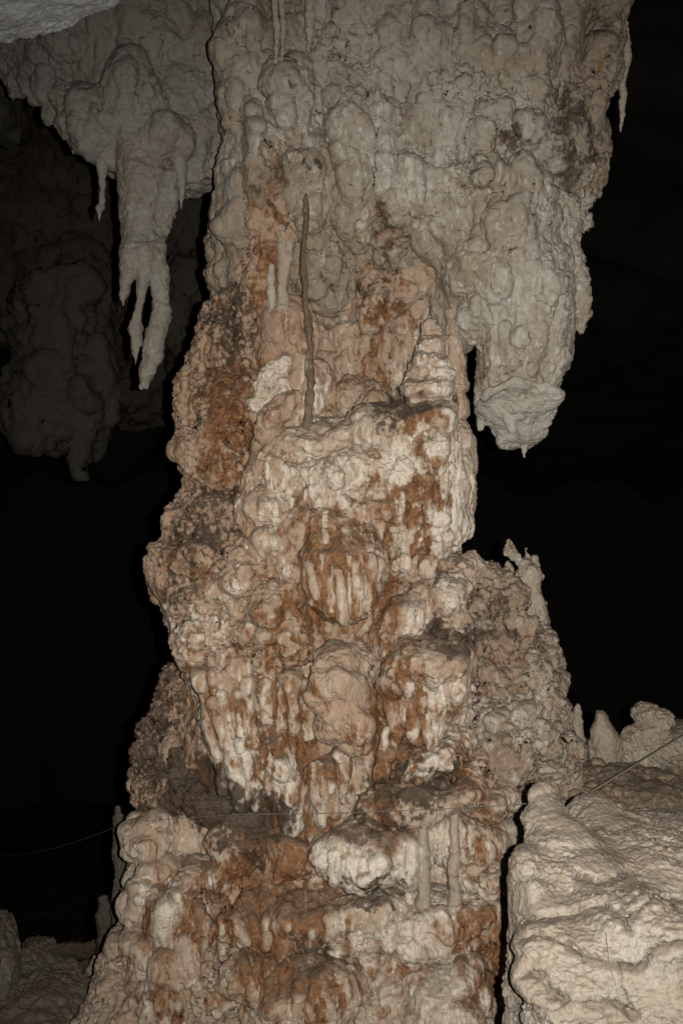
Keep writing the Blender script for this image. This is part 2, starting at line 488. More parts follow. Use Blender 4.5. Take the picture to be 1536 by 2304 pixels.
M_WALL = stone_material("cave_wall_stone", (.05, .047, .04), (.038, .032, .026), RD, (.045, .03, .02), (.012, .011, .01), (.06, .056, .05), scale=.25, bump=1)
def flat_mat(name, col, rough=.5, metal=0.0):
    m = bpy.data.materials.new(name); m.use_nodes = True
    nt = m.node_tree; bs = nt.nodes["Principled BSDF"]
    n = nt.nodes.new('ShaderNodeTexNoise'); n.inputs['Scale'].default_value = 60
    r = nt.nodes.new('ShaderNodeMix'); r.data_type = 'RGBA'
    r.inputs[6].default_value = (*[c*.6 for c in col], 1); r.inputs[7].default_value = (*col, 1)
    nt.links.new(n.outputs['Fac'], r.inputs[0]); nt.links.new(r.outputs[2], bs.inputs['Base Color'])
    bs.inputs['Roughness'].default_value = rough; bs.inputs['Metallic'].default_value = metal
    return m

RU, DI, WH, TA = 0, 1, 2, 3
# ------------------------------------------------------------ STAIN MAP
for a in [
    # upper mass
    (TA, 800, 330, 120, 200, .1), (RU, 612, 470, 42, 130, 1.3), (TA, 612, 470, 60, 150, .8), (DI, 612, 410, 34, 60, 1.3),
    (RU, 590, 640, 60, 80, .9), (RU, 870, 510, 50, 50, .8), (DI, 872, 500, 46, 36, 1.6), (DI, 700, 340, 30, 20, 1.6), (TA, 700, 345, 45, 45, .9),
    (RU, 830, 620, 26, 60, 1.1), (TA, 1120, 120, 150, 60, .5), (DI, 1160, 300, 60, 26, 1.7), (RU, 1150, 330, 50, 40, .6), (TA, 1100, 440, 90, 60, .8), (RU, 1095, 455, 34, 30, .9),
    (DI, 1285, 245, 55, 50, 1.6), (TA, 1340, 200, 60, 300, 1.0), (DI, 1300, 370, 60, 60, 1.6), (DI, 1350, 70, 40, 50, 1.0), (DI, 1140, 590, 60, 14, 1.5), (RU, 1340, 150, 30, 60, .7), (DI, 650, 180, 50, 14, 1.2),
    (RU, 1215, 775, 22, 18, 1.6), (RU, 1110, 810, 9, 20, 1.5), (TA, 1170, 800, 110, 80, .6), (WH, 950, 420, 200, 120, .6), (WH, 640, 300, 90, 90, .6), (DI, 1000, 180, 30, 80, .7), (TA, 640, 60, 50, 80, .7),
    (WH, 860, 330, 90, 150, .4), (DI, 1150, 840, 90, 8, 1.8), (TA, 1020, 590, 60, 60, .6), (DI, 860, 580, 40, 30, 1.0), (DI, 780, 195, 40, 10, 1.0), (TA, 520, 250, 30, 60, .6), (DI, 1110, 10, 30, 20, 1.0), (DI, 1150, 60, 24, 30, .8),
    # alcove
    (TA, 780, 800, 260, 260, .35), (DI, 740, 650, 60, 60, .5), (DI, 800, 760, 40, 90, .4), (RU, 930, 700, 60, 60, .6), (DI, 640, 760, 40, 40, .4), (RU, 850, 790, 70, 120, 1.0), (RU, 790, 880, 60, 60, .5), (DI, 870, 820, 30, 100, .7), (DI, 770, 930, 100, 50, .6),
    (DI, 860, 690, 60, 50, .6), (RU, 700, 780, 30, 90, .9), (RU, 865, 700, 40, 50, .8),
    # left ridge
    (TA, 500, 850, 120, 300, 1.0), (RU, 500, 920, 80, 130, 1.8), (DI, 520, 720, 80, 110, .9), (RU, 480, 1060, 60, 70, .8), (DI, 470, 870, 60, 60, .5),
    (RU, 545, 970, 30, 60, .9),
    # right stalagmites and shelf top
    (WH, 970, 830, 70, 110, .5), (RU, 965, 800, 30, 30, .5), (DI, 930, 915, 80, 20, 1.5), (DI, 990, 915, 60, 16, 1.0), (DI, 890, 940, 60, 20, .9),
    (RU, 960, 1080, 50, 170, 1.45), (RU, 905, 1180, 60, 60, .9), (WH, 965, 1120, 60, 160, .8), (RU, 940, 950, 30, 30, 1.1), (RU, 780, 1010, 60, 30, .7),
    (DI, 780, 1040, 110, 20, .9), (RU, 660, 1120, 40, 50, .7), (DI, 610, 1010, 70, 30, .6), (WH, 840, 1080, 110, 70, .8), (RU, 830, 1120, 110, 30, .9),
    (DI, 800, 1110, 110, 14, 1.0), (WH, 1030, 1130, 40, 120, .7), (WH, 640, 1120, 90, 80, .4),
    # tongue
    (RU, 750, 1200, 80, 70, 1.0), (TA, 768, 1250, 110, 130, .2), (RU, 790, 1310, 70, 80, .9), (RU, 720, 1300, 40, 50, .6), (DI, 740, 1270, 50, 30, .5),
    (RU, 870, 1330, 40, 90, 1.3), (RU, 700, 1400, 50, 60, 1.2), (RU, 860, 1400, 60, 40, 1.0), (RU, 690, 1180, 30, 50, .8), (RU, 650, 1260, 40, 60, .9),
    # left middle
    (TA, 450, 1260, 130, 160, .8), (DI, 460, 1210, 110, 60, 1.2), (DI, 420, 1340, 70, 60, .9), (DI, 480, 1130, 70, 30, .8), (RU, 375, 1290, 50, 90, 1.0),
    (RU, 450, 1270, 60, 60, .7), (DI, 620, 1300, 60, 30, .7), (WH, 480, 1330, 40, 60, .8), (RU, 640, 1380, 50, 30, .5), (RU, 600, 1460, 40, 60, .9), (DI, 410, 1420, 70, 20, .5),
    (WH, 590, 1360, 90, 50, .5), (WH, 430, 1440, 60, 60, .5),
    # draperies
    (RU, 550, 1610, 110, 140, 1.05), (WH, 530, 1680, 90, 130, .8), (RU, 650, 1600, 60, 110, 1.05), (RU, 600, 1770, 40, 60, .8), (RU, 700, 1780, 90, 130, 1.0),
    (WH, 660, 1770, 45, 110, 1.2), (DI, 620, 1670, 60, 30, 1.0), (DI, 640, 1880, 70, 20, .8), (RU, 620, 1910, 60, 60, 1.2), (RU, 470, 1760, 50, 40, .9),
    # knob
    (RU, 770, 1560, 60, 60, .45), (TA, 775, 1600, 90, 110, .5), (DI, 770, 1640, 60, 30, .5), (DI, 850, 1510, 25, 50, 1.0), (TA, 760, 1480, 80, 50, .2),
    # right lobes
    (DI, 990, 1440, 90, 32, 1.7), (DI, 1040, 1470, 50, 50, .9), (RU, 900, 1500, 40, 40, .8), (RU, 930, 1610, 90, 100, 1.35), (RU, 760, 1680, 330, 560, .7), (TA, 640, 1500, 300, 500, .3), (WH, 960, 1600, 90, 90, .9),
    (RU, 850, 1680, 50, 110, 1.4), (RU, 940, 1420, 60, 40, .4), (DI, 970, 1320, 30, 30, .9), (DI, 1010, 1290, 60, 30, 1.1), (RU, 870, 1800, 60, 60, 1.1),
    (DI, 940, 1730, 130, 30, .9), (DI, 1000, 1650, 60, 30, .9), (RU, 1050, 1740, 45, 45, 1.6), (DI, 900, 1790, 80, 30, .9), (WH, 970, 1700, 60, 40, .8),
    (DI, 1080, 1690, 50, 40, .5), (RU, 960, 1650, 60, 60, .4),
    # back left slope
    (DI, 410, 1650, 110, 150, 1.0), (TA, 400, 1650, 120, 160, 1.0), (DI, 480, 1790, 120, 60, 1.5), (RU, 390, 1530, 60, 60, .8), (RU, 460, 1700, 40, 100, .6),
    (TA, 760, 580, 230, 110, .8), (RU, 740, 640, 200, 60, .15), (DI, 800, 640, 160, 26, .9), (DI, 940, 560, 60, 26, .8),
    (DI, 1130, 1400, 90, 40, 1.3), (DI, 1180, 1560, 60, 80, .8), (DI, 1090, 1340, 60, 26, 1.3), (TA, 1130, 1450, 100, 120, .6), (DI, 1230, 1690, 60, 50, .9), (TA, 1130, 1700, 90, 60, .9), (WH, 1110, 1660, 60, 26, 1.0), (WH, 1150, 1590, 60, 30, .7),
    (WH, 694, 860, 12, 130, 1.6),
    # base
    (DI, 840, 1855, 100, 26, 1.7), (DI, 560, 1850, 110, 50, 1.5), (WH, 800, 1940, 110, 60, 1.1), (DI, 960, 1780, 160, 50, 1.1), (RU, 880, 1930, 60, 60, .9),
    (RU, 1080, 1870, 60, 60, 1.2), (RU, 1080, 1970, 50, 60, .8), (DI, 1070, 1850, 60, 30, 1.0), (DI, 830, 1995, 130, 25, 1.6), (RU, 720, 2020, 90, 60, .8),
    (RU, 500, 1980, 120, 80, 1.0), (RU, 420, 2080, 120, 120, 1.0), (RU, 340, 2080, 40, 120, .8), (RU, 540, 2120, 60, 110, .9), (RU, 650, 2080, 80, 80, 1.1),
    (RU, 700, 2210, 120, 80, 1.4), (DI, 720, 2150, 80, 30, 1.5), (RU, 1050, 2100, 100, 60, 1.3), (RU, 1090, 2200, 50, 120, 1.8), (RU, 930, 2170, 60, 60, .6),
    (WH, 960, 2060, 110, 50, 1.0), (WH, 850, 2120, 110, 50, .7), (DI, 570, 2130, 60, 30, .8), (DI, 1060, 1920, 60, 14, 1.0), (WH, 400, 2020, 110, 60, .7),
    (WH, 1000, 2230, 60, 60, .8), (RU, 330, 2250, 60, 90, .8), (RU, 420, 2260, 90, 60, .8), (DI, 330, 2200, 60, 60, .5), (TA, 500, 2150, 300, 150, .5), (DI, 560, 1930, 80, 20, 1.0),
    (DI, 420, 1960, 60, 16, .8), (RU, 580, 2240, 60, 60, .7),
]: stain(*a)


# ------------------------------------------------------------ RIBS AND DRIPS
for pts, r, h, *m in [
    # tongue
    ([(758, 1285, 14), (768, 1330, 13), (770, 1392, 8)], 0, .030), ([(800, 1270, 12), (803, 1380, 7)], 0, .024), ([(832, 1258, 13), (836, 1300, 9), (828, 1370, 7)], 0, .024), ([(722, 1300, 8), (738, 1380, 6)], 0, .018),
    ([(699, 1270, 8), (712, 1345, 6)], 0, .018), ([(784, 1300, 6), (786, 1390, 5)], 0, .014), ([(818, 1300, 6), (816, 1385, 5)], 0, .014), ([(852, 1260, 8), (852, 1340, 6)], 0, .016),
    # right face of the shelf
    ([(900, 1110, 12), (898, 1180, 8), (896, 1225, 6)], 0, .03), ([(925, 1080, 10), (928, 1150, 15), (922, 1210, 8), (910, 1268, 13)], 0, .045), ([(958, 980, 5), (962, 1080, 5), (960, 1180, 5), (945, 1230, 4)], 0, .022, 1.2),
    ([(975, 1000, 7), (985, 1090, 6), (975, 1200, 6)], 0, .02), ([(1000, 960, 10), (1010, 1050, 12), (990, 1180, 12)], 0, .03, .2), ([(942, 1020, 5), (945, 1110, 6), (940, 1160, 7)], 0, .02), ([(884, 1190, 7), (886, 1245, 8), (890, 1275, 6)], 0, .03),
    # left draperies
    ([(448, 1520, 14), (470, 1600, 12), (492, 1680, 11), (500, 1750, 15), (502, 1778, 12)], 0, .05), ([(478, 1575, 10), (500, 1640, 10), (520, 1690, 12), (538, 1750, 19), (548, 1808, 17)], 0, .06),
    ([(500, 1560, 9), (515, 1630, 9), (532, 1685, 9)], 0, .035), ([(545, 1670, 12), (562, 1730, 16), (580, 1810, 17)], 0, .05), ([(535, 1560, 12), (545, 1640, 8), (548, 1680, 6)], 0, .035), ([(560, 1540, 18), (562, 1590, 12), (552, 1640, 8)], 0, .035),
    ([(592, 1440, 26), (598, 1520, 18), (600, 1560, 7), (600, 1600, 16), (598, 1640, 11)], 0, .06), ([(640, 1400, 22), (648, 1440, 18), (650, 1480, 10)], 0, .03), ([(632, 1560, 10), (634, 1640, 9)], 0, .03),
    ([(652, 1530, 22), (655, 1570, 11), (662, 1640, 10)], 0, .045), ([(690, 1570, 16), (694, 1620, 8), (696, 1660, 6)], 0, .035), ([(562, 1690, 9), (570, 1750, 7)], 0, .02),
    ([(640, 1720, 26), (650, 1780, 30), (655, 1850, 24)], 0, .045, 1.2, -.9), ([(715, 1730, 16), (722, 1790, 18), (725, 1850, 14)], 0, .035, .9), ([(610, 1720, 12), (606, 1780, 12), (620, 1850, 10)], 0, .03, 0, .2), ([(748, 1760, 13), (752, 1830, 14)], 0, .03),
    ([(765, 1700, 16), (778, 1740, 12), (786, 1800, 7)], 0, .045, .6), ([(855, 1680, 6), (860, 1720, 11), (856, 1738, 9)], 0, .04), ([(868, 1620, 5), (862, 1680, 4)], 0, .02), ([(885, 1620, 4), (882, 1700, 4)], 0, .02, 1),
    ([(920, 1540, 6), (925, 1600, 5), (930, 1650, 9)], 0, .03, .9), ([(914, 1550, 4), (914, 1620, 4)], 0, .02), ([(945, 1560, 9), (950, 1580, 10), (952, 1600, 5)], 0, .025, 0, .6), ([(975, 1540, 14), (980, 1600, 13), (985, 1650, 8)], 0, .03, .9),
    # capped ledge curtain
    ([(720, 1900, 14), (722, 1960, 10)], 0, .02, .9), ([(750, 1920, 12), (752, 1980, 8)], 0, .02, .9), ([(782, 1925, 9), (800, 1985, 7)], 0, .025, 1.2), ([(815, 1930, 8), (812, 1980, 6)], 0, .02), ([(860, 1900, 14), (856, 1940, 12)], 0, .02),
    ([(770, 1935, 5), (766, 1980, 4)], 0, .016), ([(836, 1930, 8), (838, 1980, 6)], 0, .02),
    # lower left base
    ([(405, 1930, 6), (425, 1985, 6), (448, 2040, 9), (462, 2072, 12), (463, 2100, 7)], 0, .05, .8, -.9), ([(450, 2100, 9), (455, 2140, 10), (468, 2180, 9), (478, 2215, 8), (478, 2228, 6)], 0, .045, .8, -.9),
    ([(470, 1960, 5), (495, 2030, 5), (502, 2080, 8), (500, 2130, 9), (512, 2170, 9), (520, 2215, 6)], 0, .045, .7, -.9), ([(520, 2040, 8), (540, 2090, 9), (560, 2130, 11), (565, 2170, 9)], 0, .045, .7, -.8), ([(565, 2060, 7), (570, 2110, 9), (566, 2140, 9)], 0, .035, .7),
    ([(345, 2030, 8), (347, 2100, 9), (352, 2180, 8), (362, 2240, 8), (375, 2304, 9)], 0, .04, .7, -.9), ([(375, 2040, 20), (380, 2110, 20)], 0, .045, .8, -.8), ([(370, 2150, 18), (366, 2180, 12), (370, 2260, 8)], 0, .035, .9), ([(415, 2110, 10), (425, 2160, 10), (440, 2200, 7)], 0, .03),
    ([(318, 1985, 24), (320, 2010, 20)], 0, .045, 1.6, -.8), ([(302, 2000, 8), (306, 2060, 6), (312, 2110, 8), (318, 2190, 7)], 0, .03), ([(480, 1990, 4), (520, 2060, 4)], 0, .018), ([(500, 1985, 4), (545, 2060, 4)], 0, .018), ([(440, 1990, 4), (475, 2060, 4)], 0, .018),
    ([(400, 1990, 12), (402, 2040, 9)], 0, .03), ([(1040, 2160, 24), (1040, 2190, 22), (1020, 2230, 12)], 0, .02, .8, -1), ([(650, 2120, 10), (656, 2160, 14)], 0, .03, 1.2), ([(930, 2080, 30), (920, 2150, 24)], 0, .02, .6), ([(870, 2100, 12), (866, 2180, 8)], 0, .02, .8),
    # right lobes
    ([(1090, 1680, 24), (1092, 1720, 20)], 0, .05, 0, -.3), ([(1140, 1690, 20), (1140, 1730, 18)], 0, .05, 0, -.3), ([(1180, 1700, 18), (1182, 1740, 18)], 0, .04, 0, -.3), ([(1080, 1640, 12), (1082, 1665, 10)], 0, .05, 1), ([(1110, 1645, 15), (1115, 1670, 12)], 0, .05, 1), ([(1140, 1640, 12), (1146, 1660, 8)], 0, .04, 1),
    ([(1240, 1650, 20), (1250, 1700, 22)], 0, .05, .3), ([(1180, 1600, 18), (1165, 1660, 12)], 0, .03), ([(1000, 1300, 8), (985, 1350, 7), (970, 1400, 7)], 0, .02, .6), ([(1020, 1300, 8), (1010, 1360, 8), (1000, 1410, 6)], 0, .02, .6), ([(1035, 1310, 7), (1030, 1360, 7)], 0, .02, .6),
    # upper mass
    ([(612, 400, 14), (600, 500, 14), (592, 600, 14)], 0, .03, -.3, .3), ([(632, 400, 12), (634, 500, 10)], 0, .03, -.3, .2), ([(575, 440, 12), (566, 560, 12), (560, 640, 12)], 0, .03, 0, 0), ([(690, 120, 16), (700, 200, 14), (720, 280, 10)], 0, -.03, 0, 0, .3), ([(645, 250, 14), (650, 320, 6)], 0, .03, 0, .3, .2),
    ([(1090, 60, 14), (1085, 140, 10)], 0, -.02, 0, 0, 0), ([(870, 560, 14), (875, 600, 18), (865, 630, 10)], 0, .03, 1, -1), ([(905, 700, 10), (900, 740, 8)], 0, .03), ([(730, 300, 10), (745, 400, 8), (765, 470, 6)], 0, -.02, 0, 0, 0),
    ([(770, 360, 34), (780, 430, 32), (800, 460, 18)], 0, .03, 0, 0), ([(1225, 100, 8), (1232, 260, 7), (1228, 420, 7)], 0, -.03, 0, 0, .2), ([(975, 0, 8), (968, 160, 7)], 0, -.02, 0, 0, .2),
]: stroke(pts, r or 6, h, *m)
random.seed(11)
for (x0, x1, y0, y1, n, sl) in [(885, 1000, 950, 1210, 34, -.05), (690, 862, 1230, 1350, 16, .03), (545, 700, 1370, 1600, 26, .05), (440, 600, 1540, 1740, 30, .22), (850, 1050, 1510, 1660, 40, -.03), (580, 800, 1700, 1800, 30, .03), (700, 900, 1885, 1950, 30, .03),
                                (300, 600, 1970, 2260, 70, .2), (600, 1130, 2000, 2280, 110, 0), (800, 900, 1590, 1760, 20, -.08), (400, 560, 820, 1100, 26, 0), (860, 960, 600, 880, 16, 0), (560, 700, 1000, 1250, 20, 0), (950, 1120, 1830, 1980, 24, 0),
                                (900, 1060, 1300, 1400, 24, -.3), (1040, 1260, 1560, 1720, 40, -.05), (640, 900, 1120, 1260, 24, 0), (350, 540, 1250, 1500, 26, .1)]:
    for i in range(n):
        x = random.uniform(x0, x1); y = random.uniform(y0, y1); L = random.uniform(18, 95)**1.0; r = random.uniform(2.2, 6.5)
        w = random.uniform(-3, 3)
        stroke([(x, y, r*.7), (x+sl*L*.5+w, y+L*.5, r*random.uniform(.6, 1)), (x+sl*L, y+L, r*random.uniform(.9, 1.5))], r, r*random.uniform(.0016, .0032), random.uniform(.1, .8), random.uniform(-.9, -.2))

HAND = list(STROKES)
# broad overlapping tiers: domed above on the grey rock, swelling into drips lower down
for (x0, x1, y0, y1, n, ra, rb, la, lb_, tps) in [(490, 960, -40, 480, 85, 10, 34, 60, 190, (1, 1, 1, -1)), (950, 1240, -40, 540, 80, 7, 24, 70, 240, (1, 1, -1)), (1020, 1270, 540, 820, 46, 7, 22, 40, 150, (1, -1)),
                                             (1240, 1400, -20, 560, 40, 6, 16, 40, 120, (1, -1)), (560, 1040, 480, 900, 60, 8, 22, 30, 120, (1, -1)), (420, 560, 680, 1120, 50, 8, 20, 20, 80, (1, -1)),
                                             (560, 1050, 960, 1240, 34, 6, 20, 40, 110, (1, -1, -1)), (350, 700, 1130, 1480, 40, 7, 24, 40, 120, (1, -1, -1)), (330, 520, 1500, 1820, 30, 8, 22, 30, 80, (1, -1)),
                                             (840, 1060, 1290, 1850, 34, 6, 18, 40, 100, (1, -1)), (1020, 1260, 1300, 1800, 60, 7, 22, 20, 90, (1, 1, -1)), (300, 1130, 1850, 2300, 100, 6, 24, 50, 150, (1, -1, -1)), (200, 330, 2080, 2300, 16, 12, 24, 20, 80, (1,))]:
    for i in range(n):
        x = random.uniform(x0, x1); y = random.uniform(y0, y1); L = random.uniform(la, lb_); r = random.uniform(ra, rb)
        tp = random.choice(tps); w = random.uniform(-8, 8)
        stroke([(x, y, r*(1 if tp > 0 else .6)), (x+w*.4, y+L*.5, r*.85), (x+w, y+L, r*(.5 if tp > 0 else 1.0))], r, r*random.uniform(.0012, .0021), random.uniform(-.1, .35), random.uniform(-.35, .1), 0, tp)

# ------------------------------------------------------------ THE SETTING: cave hall
def sheet(name, f, u0, u1, v0, v1, nu, nv, mat, label=None):
    U, V = np.meshgrid(np.linspace(u0, u1, nu), np.linspace(v0, v1, nv), indexing='ij')
    P = f(U.ravel(), V.ravel())
    i = np.arange(nu*nv).reshape(nu, nv)
    q = np.stack([i[:-1, :-1], i[1:, :-1], i[1:, 1:], i[:-1, 1:]], -1).reshape(-1, 4)
    o = mesh_object(name, P, q, mat, loc=(0, 0, 0), mask=np.zeros((len(P), 4), F32))
    o["kind"] = "structure"
    return o
def floor_f(x, y):
    z = -.1 - 7*(1/(1+np.exp(-(y-10.5)/.6))) - .05*np.maximum(y-12, 0)
    p = np.stack([x, y, x*0], 1).astype(F32)
    z = z+.10*fbm(p, 1.6, 4)+.05*bulbs(p, .35)
    return np.stack([x, y, z], 1)
M_MUDROCK = stone_material("muddy_rubble", (.15, .135, .105), (.12, .09, .062), RD, (.12, .07, .035), (.04, .03, .022), (.24, .22, .185))
M_MUD = stone_material("cave_mud", (.09, .075, .06), (.06, .048, .036), RD, (.12, .07, .035), (.05, .04, .03), (.22, .20, .17))
sheet("cave_floor", floor_f, -22, 24, -3, 44, 500, 520, M_MUD)
def wall_f(a, z):
    ang = a*math.pi
    x = np.sin(ang)*27; y = 8+np.cos(ang)*27
    p = np.stack([x, y, z], 1).astype(F32)
    d = 1.6*fbm(p, 7, 4, zs=.5)+.6*bulbs(p, 2.0, zs=.3)
    k = 1-d/27-.012*(z/12)**2*3
    return np.stack([x*k, 8+(y-8)*k, z], 1)
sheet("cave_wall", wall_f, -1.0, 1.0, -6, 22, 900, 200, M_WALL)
def roof_f(x, y):
    p = np.stack([x, y, x*0], 1).astype(F32)
    return np.stack([x, y, 11.5+1.2*fbm(p, 5, 4)+.5*bulbs(p, 1.5)-.010*(x*x+(y-8)**2)], 1)
sheet("cave_roof", roof_f, -28, 28, -20, 36, 260, 260, M_WALL)

# ceiling rock on the left: the slope that the stalactites hang from
DOFF = -.75
CEIL_TEETH = [C([(70, 170, 26), (78, 215, 12), (80, 226, 3)], 7.9), C([(110, 200, 30), (116, 245, 14), (118, 266, 4)], 7.8),
              C([(160, 220, 40), (172, 290, 24), (176, 332, 7)], 7.7), C([(30, 120, 40), (45, 190, 18), (52, 212, 5)], 8.0),
              C([(215, 250, 50), (225, 310, 34), (230, 345, 22)], 7.65), C([(460, 300, 50), (440, 370, 26), (438, 396, 10)], 7.8),
              C([(500, 270, 45), (475, 350, 26), (470, 392, 9)], 7.85), C([(392, 310, 26), (398, 350, 20), (400, 372, 12)], 7.8),
              C([(140, 200, 18), (143, 240, 9), (143, 250, 3)], 7.7)]
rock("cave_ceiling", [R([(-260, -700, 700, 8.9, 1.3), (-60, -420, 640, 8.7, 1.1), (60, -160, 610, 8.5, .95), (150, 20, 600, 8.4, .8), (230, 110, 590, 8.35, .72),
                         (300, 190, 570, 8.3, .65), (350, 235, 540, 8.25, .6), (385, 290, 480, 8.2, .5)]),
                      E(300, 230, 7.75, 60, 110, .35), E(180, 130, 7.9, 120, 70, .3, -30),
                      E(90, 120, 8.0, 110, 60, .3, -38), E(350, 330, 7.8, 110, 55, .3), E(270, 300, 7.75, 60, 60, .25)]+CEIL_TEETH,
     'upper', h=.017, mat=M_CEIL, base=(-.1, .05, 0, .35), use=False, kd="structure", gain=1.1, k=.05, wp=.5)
DOFF = 0.0
tag(rock("ceiling_slab", [E(40, -84, 4.7, 200, 98, .5, 8), E(190, -58, 4.8, 80, 52, .3, 22), E(-60, -24, 4.7, 150, 60, .4)], 'rough', h=.012, gain=.4, mat=M_SLAB,
     base=(-.6, -.6, .8, -.4), use=False), "bright pale grey rock slab jutting in at the top left corner", "rock slab")

# distant hanging rock, dim
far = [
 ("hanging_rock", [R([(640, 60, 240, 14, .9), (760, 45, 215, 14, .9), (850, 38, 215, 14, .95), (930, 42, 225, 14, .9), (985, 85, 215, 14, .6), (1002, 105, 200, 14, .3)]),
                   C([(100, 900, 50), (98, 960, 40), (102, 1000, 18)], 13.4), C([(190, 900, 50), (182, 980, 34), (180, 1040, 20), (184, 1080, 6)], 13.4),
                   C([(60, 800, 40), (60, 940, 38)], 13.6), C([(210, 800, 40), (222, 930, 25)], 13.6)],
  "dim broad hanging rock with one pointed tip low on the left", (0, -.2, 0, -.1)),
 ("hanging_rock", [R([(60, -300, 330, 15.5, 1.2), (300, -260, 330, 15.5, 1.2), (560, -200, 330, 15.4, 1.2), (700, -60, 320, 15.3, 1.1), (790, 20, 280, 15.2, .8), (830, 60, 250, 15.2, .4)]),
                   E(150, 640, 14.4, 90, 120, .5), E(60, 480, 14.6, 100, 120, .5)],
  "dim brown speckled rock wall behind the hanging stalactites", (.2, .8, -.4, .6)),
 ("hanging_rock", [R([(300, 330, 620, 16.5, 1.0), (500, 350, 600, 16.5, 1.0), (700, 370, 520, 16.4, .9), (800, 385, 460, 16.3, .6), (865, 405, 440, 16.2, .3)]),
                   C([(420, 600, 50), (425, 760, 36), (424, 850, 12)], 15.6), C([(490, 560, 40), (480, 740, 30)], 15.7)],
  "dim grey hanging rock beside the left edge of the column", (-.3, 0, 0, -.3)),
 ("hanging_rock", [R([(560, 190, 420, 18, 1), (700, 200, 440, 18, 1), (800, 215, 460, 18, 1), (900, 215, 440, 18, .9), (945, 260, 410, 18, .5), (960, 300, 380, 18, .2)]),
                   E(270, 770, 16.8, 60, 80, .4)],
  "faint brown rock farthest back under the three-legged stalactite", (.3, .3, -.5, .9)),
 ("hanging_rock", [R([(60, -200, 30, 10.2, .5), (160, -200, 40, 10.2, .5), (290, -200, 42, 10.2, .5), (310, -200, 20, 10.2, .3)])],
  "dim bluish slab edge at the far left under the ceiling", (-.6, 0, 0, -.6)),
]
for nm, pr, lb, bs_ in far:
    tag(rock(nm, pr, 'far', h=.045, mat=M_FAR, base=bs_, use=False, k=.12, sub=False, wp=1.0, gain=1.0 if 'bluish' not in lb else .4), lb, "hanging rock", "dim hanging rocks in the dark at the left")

# ------------------------------------------------------------ THE COLUMN
col = empty("column_formation", W(720, 2304, 6.4), "massive rust stained limestone column filling the middle of the cave", "cave column")
# grey upper flowstone
rock("upper_flowstone", [
    R([(-200, 430, 1330, 6.95, .95), (0, 478, 1300, 6.9, .9), (60, 486, 1290, 6.9, .88), (130, 512, 1260, 6.85, .86), (230, 540, 1245, 6.85, .84), (300, 525, 1240, 6.85, .82),
       (400, 518, 1225, 6.85, .8), (460, 506, 1225, 6.85, .78), (540, 490, 1215, 6.9, .75), (620, 488, 1130, 6.95, .65), (680, 500, 1060, 7.0, .55), (760, 540, 1040, 7.1, .45)]),
    E(800, 300, 6.17, 56, 122, .22), E(800, 420, 6.2, 52, 80, .18), E(645, 250, 6.2, 62, 76, .24), E(585, 330, 6.25, 52, 90, .24), E(550, 420, 6.35, 45, 90, .25),
    E(690, 350, 6.15, 42, 38, .14), E(900, 110, 6.15, 80, 120, .18), E(760, 80, 6.15, 50, 100, .14), E(930, 330, 6.15, 90, 90, .16), E(900, 420, 6.2, 120, 60, .16),
    E(560, 110, 6.2, 55, 120, .18), E(1060, 410, 6.12, 55, 45, .22), E(1060, 330, 6.15, 40, 60, .16), E(1120, 180, 6.12, 70, 110, .17), E(1190, 330, 6.1, 70, 45, .22, -15),
    E(1160, 470, 6.1, 80, 90, .22), E(1040, 110, 6.12, 60, 120, .16), E(980, 220, 6.14, 55, 70, .16), E(1050, 500, 6.2, 55, 70, .2), E(560, 620, 6.5, 60, 80, .2), E(505, 600, 6.7, 22, 80, .2),
    E(1190, 90, 6.12, 60, 120, .2), E(1080, 600, 6.3, 90, 60, .22), E(1036, 680, 6.45, 36, 50, .2), E(680, 200, 6.15, 30, 40, .14), E(1000, 260, 6.1, 30, 60, .12),
    E(740, 560, 6.5, 120, 70, .22), E(990, 480, 6.22, 60, 60, .17), E(1150, 400, 6.08, 60, 30, .17), E(840, 230, 6.16, 40, 50, .15), E(700, 440, 6.25, 60, 60, .15),
    ], 'upper', mat=M_UP, parent=col, k=.06, dn=1.9, gain=1.0, base=(-.1, .0, .1, .3), minus=[E(700, 322, 6.0, 22, 16, .12), E(1218, 480, 6.3, 7, 14, .6)])
rock("stained_pillar", [C([(618, 375, 36), (612, 420, 42), (608, 500, 42), (600, 580, 40), (596, 660, 42)], 6.22), C([(555, 560, 22), (560, 640, 24)], 6.3)],
     'rough', mat=M_COL, parent=col, base=(.3, .1, -.3, 1.0), gain=.8)
rock("stained_overhang", [E(868, 520, 6.36, 52, 46, .14), C([(845, 540, 18), (832, 600, 16), (822, 650, 12)], 6.42), C([(885, 560, 14), (878, 630, 8)], 6.4),
                          C([(840, 720, 26), (900, 640, 34), (960, 600, 30), (1000, 570, 22)], 6.42)], 'rough', mat=M_COL, parent=col, base=(-.1, .1, -.2, .2), gain=.8)
